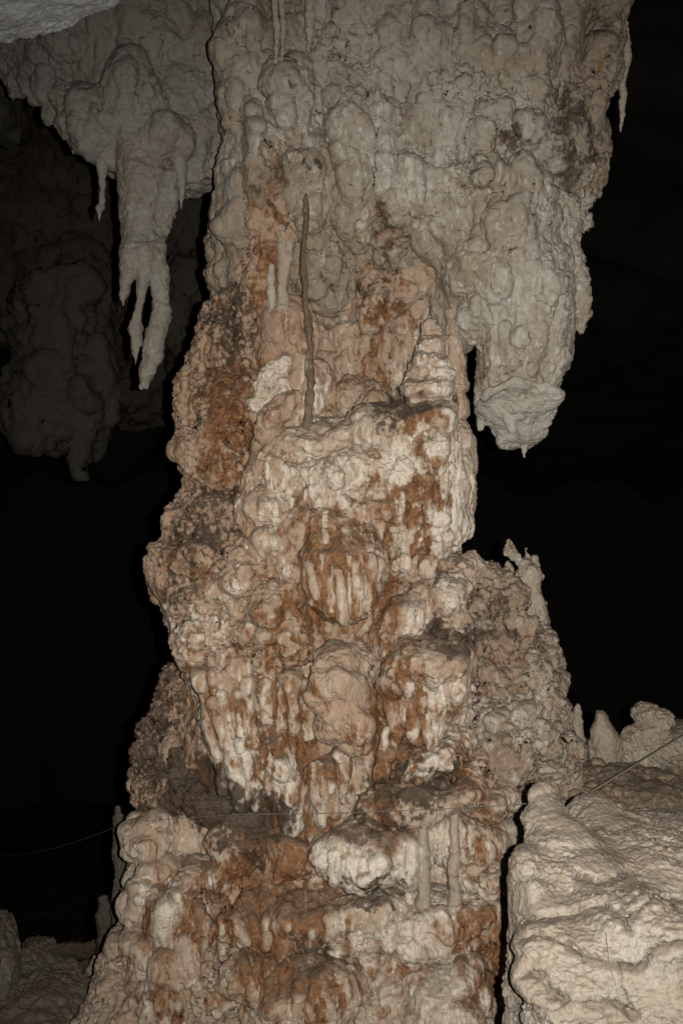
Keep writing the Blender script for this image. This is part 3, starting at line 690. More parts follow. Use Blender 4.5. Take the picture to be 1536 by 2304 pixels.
# recessed back of the alcove and core of the lower column
rock("column_core", [
    R([(540, 520, 1040, 7.25, .50), (640, 500, 1042, 7.25, .55), (760, 470, 1022, 7.25, .58), (900, 440, 1030, 7.18, .6), (1000, 440, 1050, 7.0, .62), (1100, 450, 1050, 6.9, .62), (1200, 400, 1005, 6.85, .62),
       (1300, 380, 1050, 6.8, .66), (1380, 400, 1100, 6.8, .7), (1500, 420, 1150, 6.75, .75), (1600, 380, 1180, 6.7, .75), (1700, 350, 1220, 6.7, .8), (1800, 330, 1200, 6.7, .85),
       (1900, 315, 1180, 6.7, .9), (2050, 310, 1150, 6.7, 1.0), (2304, 250, 1180, 6.7, 1.15), (2480, 200, 1250, 6.7, 1.25)]),
    C([(940, 600, 46), (930, 700, 42), (925, 800, 40), (920, 900, 42)], 6.68), C([(835, 690, 36), (850, 800, 34), (860, 890, 38)], 6.62), C([(770, 600, 50), (770, 760, 46), (790, 880, 50)], 6.7),
    E(790, 900, 6.5, 60, 40, .2), E(700, 890, 6.5, 60, 70, .2), E(860, 920, 6.5, 90, 30, .25), C([(700, 560, 30), (705, 700, 28)], 6.7), E(780, 680, 6.6, 80, 40, .15, 15)],
     'drip', mat=M_COL, parent=col, base=(.1, .1, 0, .35))
# brown ridge on the left of the alcove
rock("brown_ridge", [
    R([(640, 505, 600, 6.75, .22), (690, 482, 600, 6.72, .3), (760, 452, 600, 6.7, .36), (820, 428, 590, 6.68, .4), (870, 416, 580, 6.66, .42), (950, 414, 575, 6.65, .42), (1010, 413, 570, 6.65, .42),
       (1060, 428, 560, 6.62, .38), (1110, 440, 555, 6.6, .35), (1180, 440, 560, 6.6, .3)]),
    E(530, 700, 6.45, 60, 45, .2), E(490, 790, 6.4, 55, 60, .2), E(450, 900, 6.4, 36, 60, .2), E(500, 930, 6.3, 45, 80, .16), E(440, 1010, 6.4, 30, 50, .2), E(490, 1040, 6.3, 45, 60, .15),
    E(560, 850, 6.3, 30, 60, .14), E(545, 970, 6.32, 30, 70, .14), E(570, 720, 6.35, 40, 70, .16)],
     'rough', mat=M_COL, parent=col, base=(.35, .6, -.4, .9), gain=1.1)
# curtain with the white flake behind the thin stalagmite
rock("calcite_curtain", [C([(612, 700, 26), (620, 760, 34), (610, 840, 30), (600, 950, 28)], 6.2), C([(660, 700, 26), (664, 780, 26), (660, 860, 28), (655, 960, 26)], 6.15),
                         E(640, 740, 6.2, 55, 60, .14), C([(640, 690, 24), (645, 760, 34)], 6.15)], 'smooth', mat=M_COL, parent=col, base=(.2, -.1, 0, .7), gain=.55, k=.03)
rock("white_flake", [C([(628, 812, 12), (600, 830, 14), (586, 870, 14), (580, 910, 12), (590, 935, 7)], 6.06), C([(625, 815, 16), (618, 860, 22), (602, 905, 16)], 6.1), E(632, 880, 6.08, 20, 40, .06)], 'rough', h=.009, mat=M_COL, parent=col, base=(-.1, .1, .5, .1), use=False, gain=.6, k=.02, wp=.7)
rock("leaning_slab", [C([(655, 890, 18), (625, 930, 26), (590, 975, 20)], 5.98)], 'rough', mat=M_COL, parent=col, base=(.2, .2, .2, .5), gain=.7)
# broad shelf in the middle
DOFF = -0.06
rock("middle_shelf", [
    R([(950, 640, 1030, 6.55, .38), (990, 585, 1055, 6.52, .46), (1040, 560, 1058, 6.5, .5), (1100, 548, 1060, 6.48, .52), (1150, 545, 1045, 6.46, .5), (1200, 560, 1022, 6.46, .46), (1250, 620, 1000, 6.46, .42),
       (1300, 680, 960, 6.5, .38), (1400, 700, 900, 6.6, .35)]),
    E(625, 1060, 6.1, 72, 70, .22), E(600, 1140, 6.1, 62, 70, .2), E(760, 985, 6.15, 90, 34, .25), E(700, 1000, 6.15, 80, 34, .25, 10), E(870, 975, 6.1, 90, 45, .28), E(950, 960, 6.1, 70, 42, .28),
    E(800, 1060, 6.0, 120, 45, .14, 5), E(835, 1160, 5.98, 70, 34, .12), E(740, 1120, 6.0, 60, 36, .12), E(840, 925, 6.3, 20, 30, .1), E(1030, 1085, 6.3, 36, 60, .2), E(1015, 1160, 6.3, 36, 70, .18),
    C([(930, 1000, 24), (940, 1100, 22), (925, 1200, 18), (912, 1262, 17)], 6.02), C([(975, 990, 18), (978, 1100, 16), (970, 1220, 18), (955, 1270, 14)], 6.04), C([(1010, 960, 26), (1030, 1060, 20), (1005, 1200, 22), (985, 1240, 16)], 6.12),
    E(620, 1220, 6.1, 60, 60, .22), E(690, 1190, 6.05, 35, 60, .15), E(665, 1270, 6.1, 40, 60, .2)],
     'drip', mat=M_COL, parent=col, base=(.05, 0, .15, .2), gain=.95)
DOFF = 0.0
DOFF = -0.12
rock("hanging_tongue", [R([(1010, 730, 840, 6.6, .22), (1070, 712, 850, 6.5, .26), (1120, 700, 858, 6.36, .28), (1180, 686, 864, 6.2, .31), (1240, 670, 866, 6.06, .34), (1290, 672, 864, 6.06, .34), (1330, 686, 858, 6.05, .32), (1365, 708, 842, 6.05, .27), (1390, 735, 820, 6.05, .2), (1403, 758, 800, 6.05, .1)], n=2.2),
                        E(770, 1330, 5.86, 66, 62, .14), E(735, 1200, 5.98, 45, 60, .12), E(820, 1270, 5.86, 32, 30, .10), C([(760, 1285, 14), (768, 1390, 10)], 5.74), C([(795, 1280, 12), (800, 1385, 9)], 5.75),
                        C([(830, 1265, 14), (830, 1370, 9)], 5.79), C([(725, 1300, 10), (738, 1375, 8)], 5.77), C([(700, 1290, 9), (712, 1350, 7)], 5.82), E(715, 1225, 5.9, 20, 36, .1)],
     'drip', slist=HAND, mat=M_COL, parent=col, base=(.4, 0, 0, .1), gain=.65, k=.03, wp=.4)
DOFF = 0.0
# left middle mass
rock("left_shoulder", [
    R([(1115, 430, 540, 6.6, .25), (1140, 398, 560, 6.55, .35), (1185, 380, 580, 6.5, .4), (1225, 366, 600, 6.45, .42), (1262, 347, 620, 6.42, .44), (1310, 345, 660, 6.4, .46), (1345, 356, 680, 6.4, .46),
       (1390, 388, 690, 6.38, .46), (1450, 408, 700, 6.38, .46), (1500, 420, 700, 6.4, .44), (1560, 440, 700, 6.45, .4)]),
    E(420, 1180, 6.2, 42, 36, .2), E(480, 1170, 6.2, 55, 40, .22), E(400, 1260, 6.12, 50, 44, .2), E(470, 1260, 6.02, 55, 45, .16, 20), E(540, 1240, 6.05, 50, 36, .18), E(375, 1320, 6.2, 28, 50, .16),
    E(440, 1350, 6.0, 45, 40, .16), E(540, 1310, 5.96, 50, 40, .14), E(620, 1350, 5.94, 62, 48, .17), E(590, 1400, 5.94, 50, 45, .14), E(500, 1390, 5.98, 45, 50, .16), E(445, 1430, 6.0, 42, 60, .18),
    E(520, 1470, 5.95, 36, 36, .14), E(650, 1430, 5.94, 42, 60, .14), C([(600, 1420, 34), (605, 1480, 26), (600, 1540, 14), (604, 1590, 17), (602, 1640, 12)], 5.92), E(570, 1290, 5.98, 60, 26, .14, 12),
    E(655, 1330, 5.95, 30, 60, .12)],
     'rough', mat=M_COL, parent=col, base=(.12, .35, .0, .5), gain=.95)
# draperies
DOFF = -0.08
rock("flowstone_drapery", [
    C([(455, 1530, 22), (480, 1600, 18), (498, 1680, 16), (505, 1745, 18), (508, 1780, 14)], 5.98),
    C([(485, 1550, 20), (512, 1640, 18), (532, 1720, 22), (548, 1800, 22)], 5.93),
    C([(520, 1530, 26), (535, 1610, 20), (560, 1700, 20), (582, 1810, 20)], 5.91),
    C([(555, 1530, 24), (565, 1620, 18), (575, 1700, 18), (590, 1770, 14)], 5.93),
    C([(545, 1500, 28), (550, 1560, 24)], 5.9), E(480, 1520, 5.95, 42, 34, .12),
    C([(645, 1530, 26), (650, 1590, 14), (660, 1640, 12)], 5.86), C([(625, 1570, 16), (634, 1640, 12)], 5.9), C([(680, 1560, 18), (690, 1620, 14), (700, 1670, 8)], 5.92),
    E(640, 1560, 5.98, 50, 60, .12), R([(1480, 450, 700, 6.25, .28), (1600, 490, 720, 6.25, .28), (1700, 510, 720, 6.25, .28), (1795, 540, 700, 6.25, .26)])],
     'drip', slist=HAND, mat=M_COL, parent=col, base=(.15, -.15, .25, .3), gain=.4, wp=.4, k=.022)
DOFF = 0.0
DOFF = -0.1
rock("drapery_foot", [E(625, 1690, 5.92, 48, 46, .16), C([(640, 1700, 36), (650, 1780, 36), (660, 1860, 34)], 5.96), E(650, 1925, 5.95, 60, 60, .2), C([(715, 1720, 22), (725, 1790, 24), (735, 1860, 20)], 6.0),
                      C([(770, 1730, 16), (775, 1800, 14)], 5.98), E(740, 1760, 6.1, 60, 80, .2), C([(765, 1700, 18), (780, 1740, 14), (788, 1800, 9)], 5.86)],
     'drip', slist=HAND, mat=M_COL, parent=col, base=(.3, .05, .2, .3), gain=.6, k=.025)
DOFF = 0.0
DOFF = -0.12
rock("round_knob", [E(765, 1490, 5.85, 60, 50, .2), E(770, 1545, 5.8, 74, 62, .24), E(785, 1600, 5.8, 70, 60, .22), E(800, 1620, 5.76, 55, 45, .2), E(800, 1668, 5.82, 40, 26, .13), E(745, 1640, 5.82, 34, 36, .14), E(820, 1500, 5.9, 32, 40, .12)],
     'knob', slist=HAND, mat=M_COL, parent=col, base=(-.85, .0, .1, .2), k=.02, gain=.8, wp=.5)
DOFF = 0.0
# right lobes
rock("right_lobes", [
    E(925, 1385, 6.12, 62, 62, .22, 20), E(990, 1330, 6.15, 62, 60, .24, 10), E(1020, 1300, 6.25, 60, 46, .25), E(900, 1450, 6.05, 70, 38, .2, 25), E(1000, 1400, 6.2, 60, 50, .2), E(870, 1440, 6.1, 50, 44, .16, 40),
    R([(1320, 860, 1060, 6.5, .3), (1450, 840, 1080, 6.45, .36), (1600, 830, 1070, 6.4, .4), (1750, 800, 1080, 6.4, .42), (1860, 780, 1100, 6.4, .42)])],
     'drip', mat=M_COL, parent=col, base=(.2, 0, .2, .35), gain=.9, k=.03)
DOFF = -0.12
rock("capped_lobe", [E(955, 1490, 5.98, 98, 52, .26, 8), E(1010, 1470, 6.05, 48, 44, .22), E(910, 1530, 5.98, 60, 44, .2), E(1000, 1540, 6.02, 50, 60, .18), C([(930, 1540, 22), (925, 1600, 12), (925, 1650, 8)], 5.9),
                     C([(965, 1540, 26), (965, 1620, 16), (962, 1670, 9)], 5.92), C([(1005, 1560, 26), (1000, 1630, 18)], 5.96), C([(895, 1540, 18), (890, 1640, 10), (875, 1700, 7)], 5.92), C([(860, 1650, 8), (858, 1700, 11), (856, 1745, 8)], 5.9),
                     E(940, 1590, 6.08, 90, 70, .18)],
     'drip', mat=M_COL, parent=col, base=(.15, 0, .2, .4), gain=.6, k=.025)
DOFF = 0.0
DOFF = -0.08
rock("slanting_ledges", [E(955, 1705, 5.95, 92, 42, .24, 22), E(1000, 1670, 6.05, 60, 30, .2, 10), E(880, 1780, 5.95, 70, 26, .2, 35), E(960, 1790, 5.9, 150, 44, .3, 14), E(1060, 1790, 6.0, 110, 36, .3, 0), E(870, 1830, 5.9, 80, 28, .22, 20)],
     'rough', mat=M_COL, parent=col, base=(0, .15, .1, .4), gain=.7, k=.025)
DOFF = 0.0
rock("rusty_cup", [E(1040, 1748, 5.85, 46, 40, .14, 25), E(1072, 1712, 5.88, 22, 26, .10), E(1020, 1775, 5.86, 30, 24, .1)], 'rough', h=.01, mat=M_COL, parent=col, base=(.7, 0, 0, .5), gain=.6, k=.02)
# cauliflower ridge on the right
rock("knobbly_ridge", [
    R([(1285, 980, 1060, 6.75, .3), (1310, 960, 1112, 6.72, .38), (1360, 960, 1145, 6.7, .42), (1420, 960, 1180, 6.68, .46), (1470, 960, 1225, 6.66, .5), (1530, 960, 1240, 6.64, .52), (1600, 960, 1245, 6.62, .54),
       (1680, 960, 1265, 6.6, .55), (1760, 960, 1280, 6.6, .55), (1850, 960, 1280, 6.6, .55)]),
    E(1100, 1350, 6.3, 60, 50, .22, 20), E(1130, 1420, 6.25, 70, 50, .22, -10), E(1180, 1500, 6.25, 60, 50, .25), E(1100, 1500, 6.15, 60, 60, .2), E(1200, 1580, 6.25, 52, 50, .22), E(1120, 1600, 6.1, 65, 50, .2),
    E(1100, 1680, 6.05, 40, 60, .14), E(1150, 1690, 6.05, 34, 56, .14), E(1230, 1650, 6.15, 40, 60, .18), E(1190, 1640, 6.1, 40, 50, .16), E(1220, 1450, 6.6, 30, 40, .2), E(1060, 1300, 6.4, 45, 30, .2)],
     'caul', mat=M_RIDGE, parent=col, base=(-.1, .1, .2, .3), gain=.9, k=.13, wp=1.2)
rock("ridge_spire", [C([(1150, 1222, 11), (1155, 1240, 15), (1164, 1262, 10), (1180, 1280, 17), (1188, 1300, 29), (1182, 1330, 40), (1194, 1370, 42), (1200, 1420, 46), (1195, 1490, 56)], 6.6),
                     C([(1142, 1272, 6), (1150, 1305, 19), (1160, 1345, 22), (1172, 1385, 24), (1184, 1420, 32)], 6.56), C([(1182, 1238, 4), (1184, 1262, 8), (1186, 1290, 14)], 6.62), C([(1202, 1262, 9), (1206, 1310, 12)], 6.64), C([(1234, 1356, 7), (1226, 1400, 16), (1220, 1450, 20)], 6.62), C([(1226, 1420, 16), (1236, 1480, 14)], 6.6)],
     'caul', h=.009, mat=M_RIDGE, parent=col, base=(-.5, -.4, .5, -.1), use=False, gain=.55, k=.02, wp=.5)
# dark slope on the lower left
rock("dark_slope", [
    R([(1480, 405, 520, 6.95, .3), (1530, 385, 530, 6.92, .36), (1590, 362, 550, 6.88, .42), (1640, 342, 560, 6.84, .45), (1700, 322, 580, 6.8, .5), (1760, 315, 600, 6.78, .55), (1820, 340, 640, 6.75, .6), (1900, 330, 700, 6.7, .65)]),
    E(400, 1620, 6.5, 50, 50, .2), E(360, 1700, 6.45, 44, 44, .2), E(430, 1700, 6.35, 60, 46, .2), E(390, 1770, 6.25, 70, 46, .25), E(480, 1790, 6.1, 90, 34, .3, -12), E(340, 1770, 6.35, 32, 40, .2), E(460, 1640, 6.45, 40, 60, .2)],
     'rough', mat=M_COL, parent=col, base=(-.1, .75, -.2, .9), gain=1.1)
# base
rock("column_base", [
    R([(1835, 330, 1130, 6.65, .55), (1880, 300, 1150, 6.62, .66), (1960, 300, 1150, 6.6, .76), (2060, 304, 1150, 6.6, .86), (2150, 318, 1150, 6.6, .95), (2304, 300, 1160, 6.6, 1.08), (2500, 260, 1200, 6.6, 1.25)]),
    E(345, 1880, 6.08, 58, 56, .25), E(370, 1950, 6.0, 50, 40, .2), E(450, 1970, 5.9, 60, 36, .2), E(620, 2010, 5.9, 60, 40, .2), E(540, 2060, 5.75, 40, 50, .16), E(440, 2100, 5.7, 44, 60, .14), E(390, 2060, 5.75, 45, 55, .14),
    E(340, 2030, 5.85, 40, 50, .14), E(420, 2170, 5.65, 46, 40, .16), E(480, 2240, 5.6, 60, 50, .16), E(600, 2280, 5.55, 60, 50, .16), E(1080, 1880, 5.95, 60, 46, .2), E(1080, 1960, 5.85, 60, 40, .2), E(1100, 2100, 5.75, 40, 80, .2),
    E(620, 2110, 5.75, 50, 50, .18), E(880, 2160, 5.7, 80, 60, .16), E(330, 2180, 5.8, 40, 90, .16), E(380, 2260, 5.65, 60, 50, .16), E(880, 2260, 5.6, 60, 60, .14)],
     'drip', mat=M_COL, parent=col, base=(.2, 0, .1, .25), gain=1.05)
DOFF = -0.08
rock("arched_shells", [E(555, 1890, 6.0, 88, 62, .2), E(620, 1900, 6.05, 60, 60, .2), E(500, 1900, 6.0, 40, 50, .16)], 'knob', mat=M_COL, parent=col, base=(0, .5, 0, .5), gain=.6)
DOFF = 0.0
rock("arched_shells", [E(525, 1925, 5.86, 48, 46, .16), E(470, 1960, 5.86, 44, 26, .14)], 'knob', h=.01, mat=M_COL, parent=col, base=(.1, .1, .1, .4), gain=.5)
DOFF = -0.12
rock("capped_ledge", [E(810, 1905, 5.88, 112, 62, .34, 4), E(870, 1880, 5.95, 90, 50, .3), E(770, 1930, 5.8, 70, 46, .2), E(830, 1950, 5.8, 80, 40, .2), E(900, 1920, 5.9, 60, 60, .24), E(1000, 1880, 6.0, 80, 60, .2)],
     'drip', mat=M_COL, parent=col, base=(.0, 0, .5, .2), gain=.7, k=.03)
DOFF = 0.0
rock("lower_ledges", [E(720, 2040, 5.78, 130, 44, .3, 4), E(860, 2050, 5.75, 70, 46, .24, 25), E(1000, 2050, 5.75, 110, 52, .3), E(900, 2100, 5.7, 90, 60, .2), E(1010, 2100, 5.7, 90, 50, .2), E(640, 2050, 5.85, 60, 40, .25, 20), E(790, 2100, 5.75, 110, 50, .22)],
     'drip', mat=M_COL, parent=col, base=(.15, .05, .3, .25), gain=.8, k=.03)
DOFF = -0.12
rock("bottom_ledge", [E(700, 2220, 5.6, 110, 66, .28), E(740, 2180, 5.7, 80, 42, .24), E(640, 2250, 5.6, 60, 60, .22), E(1000, 2260, 5.6, 100, 80, .22, 15), E(1040, 2200, 5.65, 50, 60, .16, -20)],
     'drip', mat=M_COL, parent=col, base=(.35, .05, .1, .3), gain=.8, k=.025)
DOFF = 0.0
DOFF = -0.1
rock("round_boss", [E(558, 2180, 5.55, 48, 46, .17), E(545, 2215, 5.52, 40, 40, .15), E(580, 2230, 5.55, 36, 46, .13)], 'knob', h=.01, mat=M_COL, parent=col, base=(-.1, .1, .1, .4), gain=.6)
DOFF = 0.0
rock("left_foot", [R([(2080, 265, 400, 6.3, .3), (2130, 248, 420, 6.2, .42), (2190, 228, 430, 6.15, .5), (2240, 212, 440, 6.1, .56), (2304, 196, 450, 6.1, .62), (2450, 150, 480, 6.1, .7)]),
                   E(285, 2130, 6.0, 36, 40, .16), E(270, 2220, 5.9, 50, 50, .2), E(320, 2280, 5.75, 50, 60, .16), E(300, 2180, 5.85, 40, 40, .16)],
     'rough', mat=M_COL, parent=col, base=(.1, .2, .1, .5), gain=.9)

# ------------------------------------------------------------ stalactites hanging at the right
bst = empty("broken_stalactite", W(1160, 500, 6.35), "thick grey stalactite with a broken slanting end, right of the column", "stalactite")
rock("stalactite_shaft", [
    R([(440, 1040, 1235, 6.35, .30), (540, 1010, 1255, 6.32, .34), (580, 1003, 1272, 6.3, .36), (640, 1030, 1276, 6.3, .36), (700, 1060, 1278, 6.3, .34), (760, 1076, 1276, 6.3, .31), (820, 1078, 1268, 6.3, .29), (860, 1076, 1248, 6.3, .27), (930, 1075, 1235, 6.36, .24), (960, 1110, 1205, 6.42, .15)], n=2.1),
    E(1130, 620, 6.05, 60, 50, .16), E(1240, 660, 6.15, 34, 55, .18), E(1050, 600, 6.15, 45, 50, .18), E(1255, 700, 6.3, 26, 80, .2), E(1060, 700, 6.25, 26, 50, .2), E(1220, 640, 6.05, 26, 40, .12)],
     [('f', .03, .25, .8), ('b', .030, .11, .7), ('b', .016, .05, .9), ('f', .010, .04, 1), ('b', .006, .026, 1)], mat=M_UP, parent=bst, base=(-.3, -.25, .2, .15), cut=[Half(W(1155, 856, 6.02), (0, -.55, -.835))], k=.06, dn=1.4, wp=.3)
rock("broken_end", [R([(835, 1062, 1252, 6.3, .32), (900, 1056, 1255, 6.31, .33), (930, 1062, 1248, 6.36, .30), (955, 1080, 1228, 6.42, .22), (980, 1112, 1208, 6.46, .17), (1010, 1142, 1190, 6.5, .12)], n=2.1),
    E(1085, 945, 6.42, 18, 24, .1), E(1220, 940, 6.42, 20, 24, .1)],
     [('f', .030, .14, 1), ('b', .014, .07, 1), ('g', .006, .03, 1)], h=.01, mat=M_UP, parent=bst, base=(-.4, -.2, .15, .15), use=False, k=.03, wp=.7,
     cut=[Half(W(1155, 866, 5.97), (0, -.55, -.835)), Half(W(1155, 842, 5.97), (0, .55, .835))])
for pts in ([(1143, 950, 20), (1142, 985, 9), (1141, 1004, 2)], [(1180, 955, 22), (1180, 990, 10), (1179, 1010, 4.5), (1179, 1026, 2)], [(1205, 940, 18), (1206, 972, 9), (1208, 990, 3)], [(1110, 930, 20), (1116, 965, 9), (1119, 980, 3)], [(1085, 920, 18), (1080, 955, 10), (1080, 967, 5)], [(1225, 910, 16), (1234, 945, 6)]):
    rock("drip_tip", [C(pts, 6.43)], 'knob', h=.007, mat=M_UP, parent=bst, base=(-.6, -.5, .1, -.1), use=False, gain=.4, k=.02, wp=.35, sub=False)
rock("drip_knob", [E(1168, 933, 6.20, 14, 10, .04), C([(1155, 895, 8), (1142, 925, 9), (1152, 962, 10)], 6.2)], 'knob', h=.007, mat=M_UP, parent=bst, base=(-.6, -.5, .1, -.1), use=False, gain=.4, k=.02, wp=.35, sub=False)
tag(rock("stalactite", [C([(1272, -80, 44), (1270, 60, 44), (1262, 170, 38), (1275, 260, 40), (1280, 340, 44), (1270, 420, 42), (1268, 500, 38), (1270, 570, 36), (1282, 620, 26), (1300, 670, 20), (1305, 705, 18), (1307, 735, 5), (1307, 748, 2)], 6.25),
                        C([(1300, 440, 22), (1285, 520, 20)], 6.3), E(1312, 490, 6.3, 12, 16, .05)],
     'caul', h=.0115, mat=M_UP, base=(-.1, .2, .15, .3), gain=.6, k=.03),
    "long lumpy grey stalactite ending in a small pointed tip right of the broken one", "stalactite", "stalactites right of the column")
tag(rock("stalactite", [C([(1366, -80, 46), (1366, 40, 44), (1362, 110, 42), (1350, 180, 40), (1345, 205, 32)], 6.45), C([(1342, 120, 34), (1338, 200, 30), (1335, 260, 30), (1338, 320, 28)], 6.3),
                        C([(1330, 300, 40), (1322, 380, 38), (1312, 425, 22)], 6.5), C([(1352, 300, 12), (1345, 400, 12)], 6.55)],
     'rough', h=.0115, mat=M_UP, base=(.2, .3, -.1, .9), gain=.8, k=.02),
    "stubby brown segmented stalactite at the right edge of the ceiling", "stalactite", "stalactites right of the column")
tag(rock("stalactite", [C([(1405, 60, 10), (1407, 130, 9), (1400, 180, 9), (1398, 230, 7), (1394, 262, 6), (1392, 285, 3), (1392, 300, 1.2)], 6.5)], 'stal', h=.007, mat=M_PALESTAL, sub=False,
     base=(-.5, -.3, .3, 0), use=False, gain=.45), "thin white needle stalactite at the outer right edge", "stalactite", "stalactites right of the column")
# thin ones at the top of the column
for pts, lb, mt in [([(624, -40, 9), (624, 60, 8), (623, 110, 6), (622, 140, 4), (622, 172, 1.2)], "thin tan stalactite, left of the close pair at the top of the column", M_UP),
                    ([(640, -40, 8), (640, 50, 7), (637, 120, 5), (634, 150, 3), (634, 178, 1.2)], "thin tan stalactite, right of the close pair at the top of the column", M_UP),
                    ([(696, -40, 8), (698, 30, 9), (700, 70, 10), (696, 90, 5), (694, 118, 1.2)], "short white stalactite alone near the top centre of the column", M_PALESTAL)]:
    tag(rock("stalactite", [C(pts, 5.88)], 'stal', h=.006, mat=mt, sub=False, base=(-.4, -.3, .2, .2), use=False, gain=.4), lb, "stalactite", "thin stalactites at the top of the column")
# left hanging stalactites
DOFF = -.6
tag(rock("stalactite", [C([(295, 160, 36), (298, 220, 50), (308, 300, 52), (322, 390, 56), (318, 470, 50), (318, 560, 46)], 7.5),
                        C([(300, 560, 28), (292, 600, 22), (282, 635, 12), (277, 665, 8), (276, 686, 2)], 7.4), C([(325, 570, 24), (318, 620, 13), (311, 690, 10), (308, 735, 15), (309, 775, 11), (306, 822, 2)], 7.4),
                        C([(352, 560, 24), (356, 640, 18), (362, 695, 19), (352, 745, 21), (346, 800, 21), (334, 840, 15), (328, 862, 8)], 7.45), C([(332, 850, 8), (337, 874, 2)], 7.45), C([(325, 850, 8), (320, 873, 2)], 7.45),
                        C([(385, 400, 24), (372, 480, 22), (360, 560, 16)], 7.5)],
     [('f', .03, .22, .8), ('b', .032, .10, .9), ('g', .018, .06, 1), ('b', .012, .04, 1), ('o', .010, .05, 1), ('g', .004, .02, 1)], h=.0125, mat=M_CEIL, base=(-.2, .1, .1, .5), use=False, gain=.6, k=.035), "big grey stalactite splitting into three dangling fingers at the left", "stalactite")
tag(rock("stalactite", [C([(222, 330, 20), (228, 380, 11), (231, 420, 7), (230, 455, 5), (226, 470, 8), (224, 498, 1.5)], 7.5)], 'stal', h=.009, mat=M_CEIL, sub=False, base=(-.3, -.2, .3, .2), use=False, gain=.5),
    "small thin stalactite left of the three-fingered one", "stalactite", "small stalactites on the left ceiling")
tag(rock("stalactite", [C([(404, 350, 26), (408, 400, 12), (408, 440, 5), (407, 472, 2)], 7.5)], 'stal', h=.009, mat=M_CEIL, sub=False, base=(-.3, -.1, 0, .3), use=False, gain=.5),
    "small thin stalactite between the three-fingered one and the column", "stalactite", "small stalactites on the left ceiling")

DOFF = 0.0
# ------------------------------------------------------------ stalagmites on the column's shelves
tag(rock("stalagmite", [C([(689, 437, 4), (689, 470, 6), (686, 520, 6.5), (682, 580, 6.5), (684, 612, 9), (684, 650, 7), (689, 700, 7.5), (696, 740, 9.5), (698, 800, 8), (697, 860, 10), (692, 920, 9), (690, 965, 12), (690, 985, 17)], 5.98)], SS, h=.006, mat=M_DARKSTAL, sub=False,
     base=(-.6, .2, .0, .2), use=True, slist=[], gain=.6, k=.01), "tall thin dark brown stalagmite standing like a rod on the middle shelf", "stalagmite", "stalagmites on the column's shelves")
tag(rock("stalagmite", [C([(630, 512, 9), (632, 550, 13), (638, 600, 12), (636, 660, 11), (634, 720, 16)], 6.08), C([(652, 548, 6), (650, 580, 12), (644, 610, 8)], 6.08)], 'stal', h=.0075, mat=M_PALESTAL, base=(-.4, -.2, .2, .5), use=False, gain=.5, k=.02, sub=False),
    "pale stalagmite with a thumb-like side bump on the upper shelf", "stalagmite", "stalagmites on the column's shelves")
tag(rock("stalagmite", [C([(612, 598, 7), (610, 630, 9), (613, 670, 8), (612, 720, 14)], 6.1)], 'stal', h=.0075, mat=M_PALESTAL, base=(-.5, -.3, .4, .0), use=False, gain=.5, sub=False),
    "short pale grey stalagmite left of the thumbed one", "stalagmite", "stalagmites on the column's shelves")
SS = [('f', .014, .12, 1), ('o', .012, .05, 1), ('b', .009, .04, 1.2), ('g', .004, .02, 1)]
tag(rock("stalagmite", [C([(972, 740, 16), (971, 765, 24), (968, 800, 35), (962, 840, 47), (960, 880, 58), (968, 925, 64)], 6.12), E(972, 736, 6.1, 22, 11, .06), E(970, 775, 6.08, 32, 20, .09), E(965, 822, 6.06, 42, 20, .12), E(985, 850, 6.04, 40, 24, .1), E(965, 880, 6.02, 58, 24, .15)], SS, h=.011, mat=M_COL, base=(-.2, -.3, .5, .3), gain=.9, k=.03, wp=.3),
    "stout stacked bell-shaped stalagmite at the right end of the shelf", "stalagmite", "stalagmites on the column's shelves")
tag(rock("stalagmite", [C([(1028, 636, 7), (1026, 666, 11), (1026, 685, 16)], 6.28), E(1018, 706, 6.28, 24, 20, .07), E(1020, 735, 6.3, 22, 20, .07), E(1016, 770, 6.3, 26, 26, .08), C([(1018, 790, 27), (1018, 850, 26), (1028, 920, 28)], 6.3)], SS, h=.011, mat=M_COL,
     base=(-.3, -.3, .3, .5), gain=.6, k=.016), "tall knuckled tan stalagmite right behind the stout stacked one", "stalagmite", "stalagmites on the column's shelves")
for (x0, x1, lb) in [(946, 948, "pale pencil stalagmite, left of the two beneath the wire"), (1021, 1019, "pale pencil stalagmite, right of the two beneath the wire")]:
    tag(rock("stalagmite", [C([(x0, 1812, 8, .05), (x0+1, 1860, 11, .03), (x0+2, 1910, 11), (x1, 1960, 13), (x1+2, 2000, 14), (x1+3, 2035, 18)], 5.58)], SS, h=.0075, mat=M_RIDGE, base=(-.5, -.1, .3, .0), use=False, gain=.6, sub=False), lb,
        "stalagmite", "pale stalagmites near the bottom of the column")

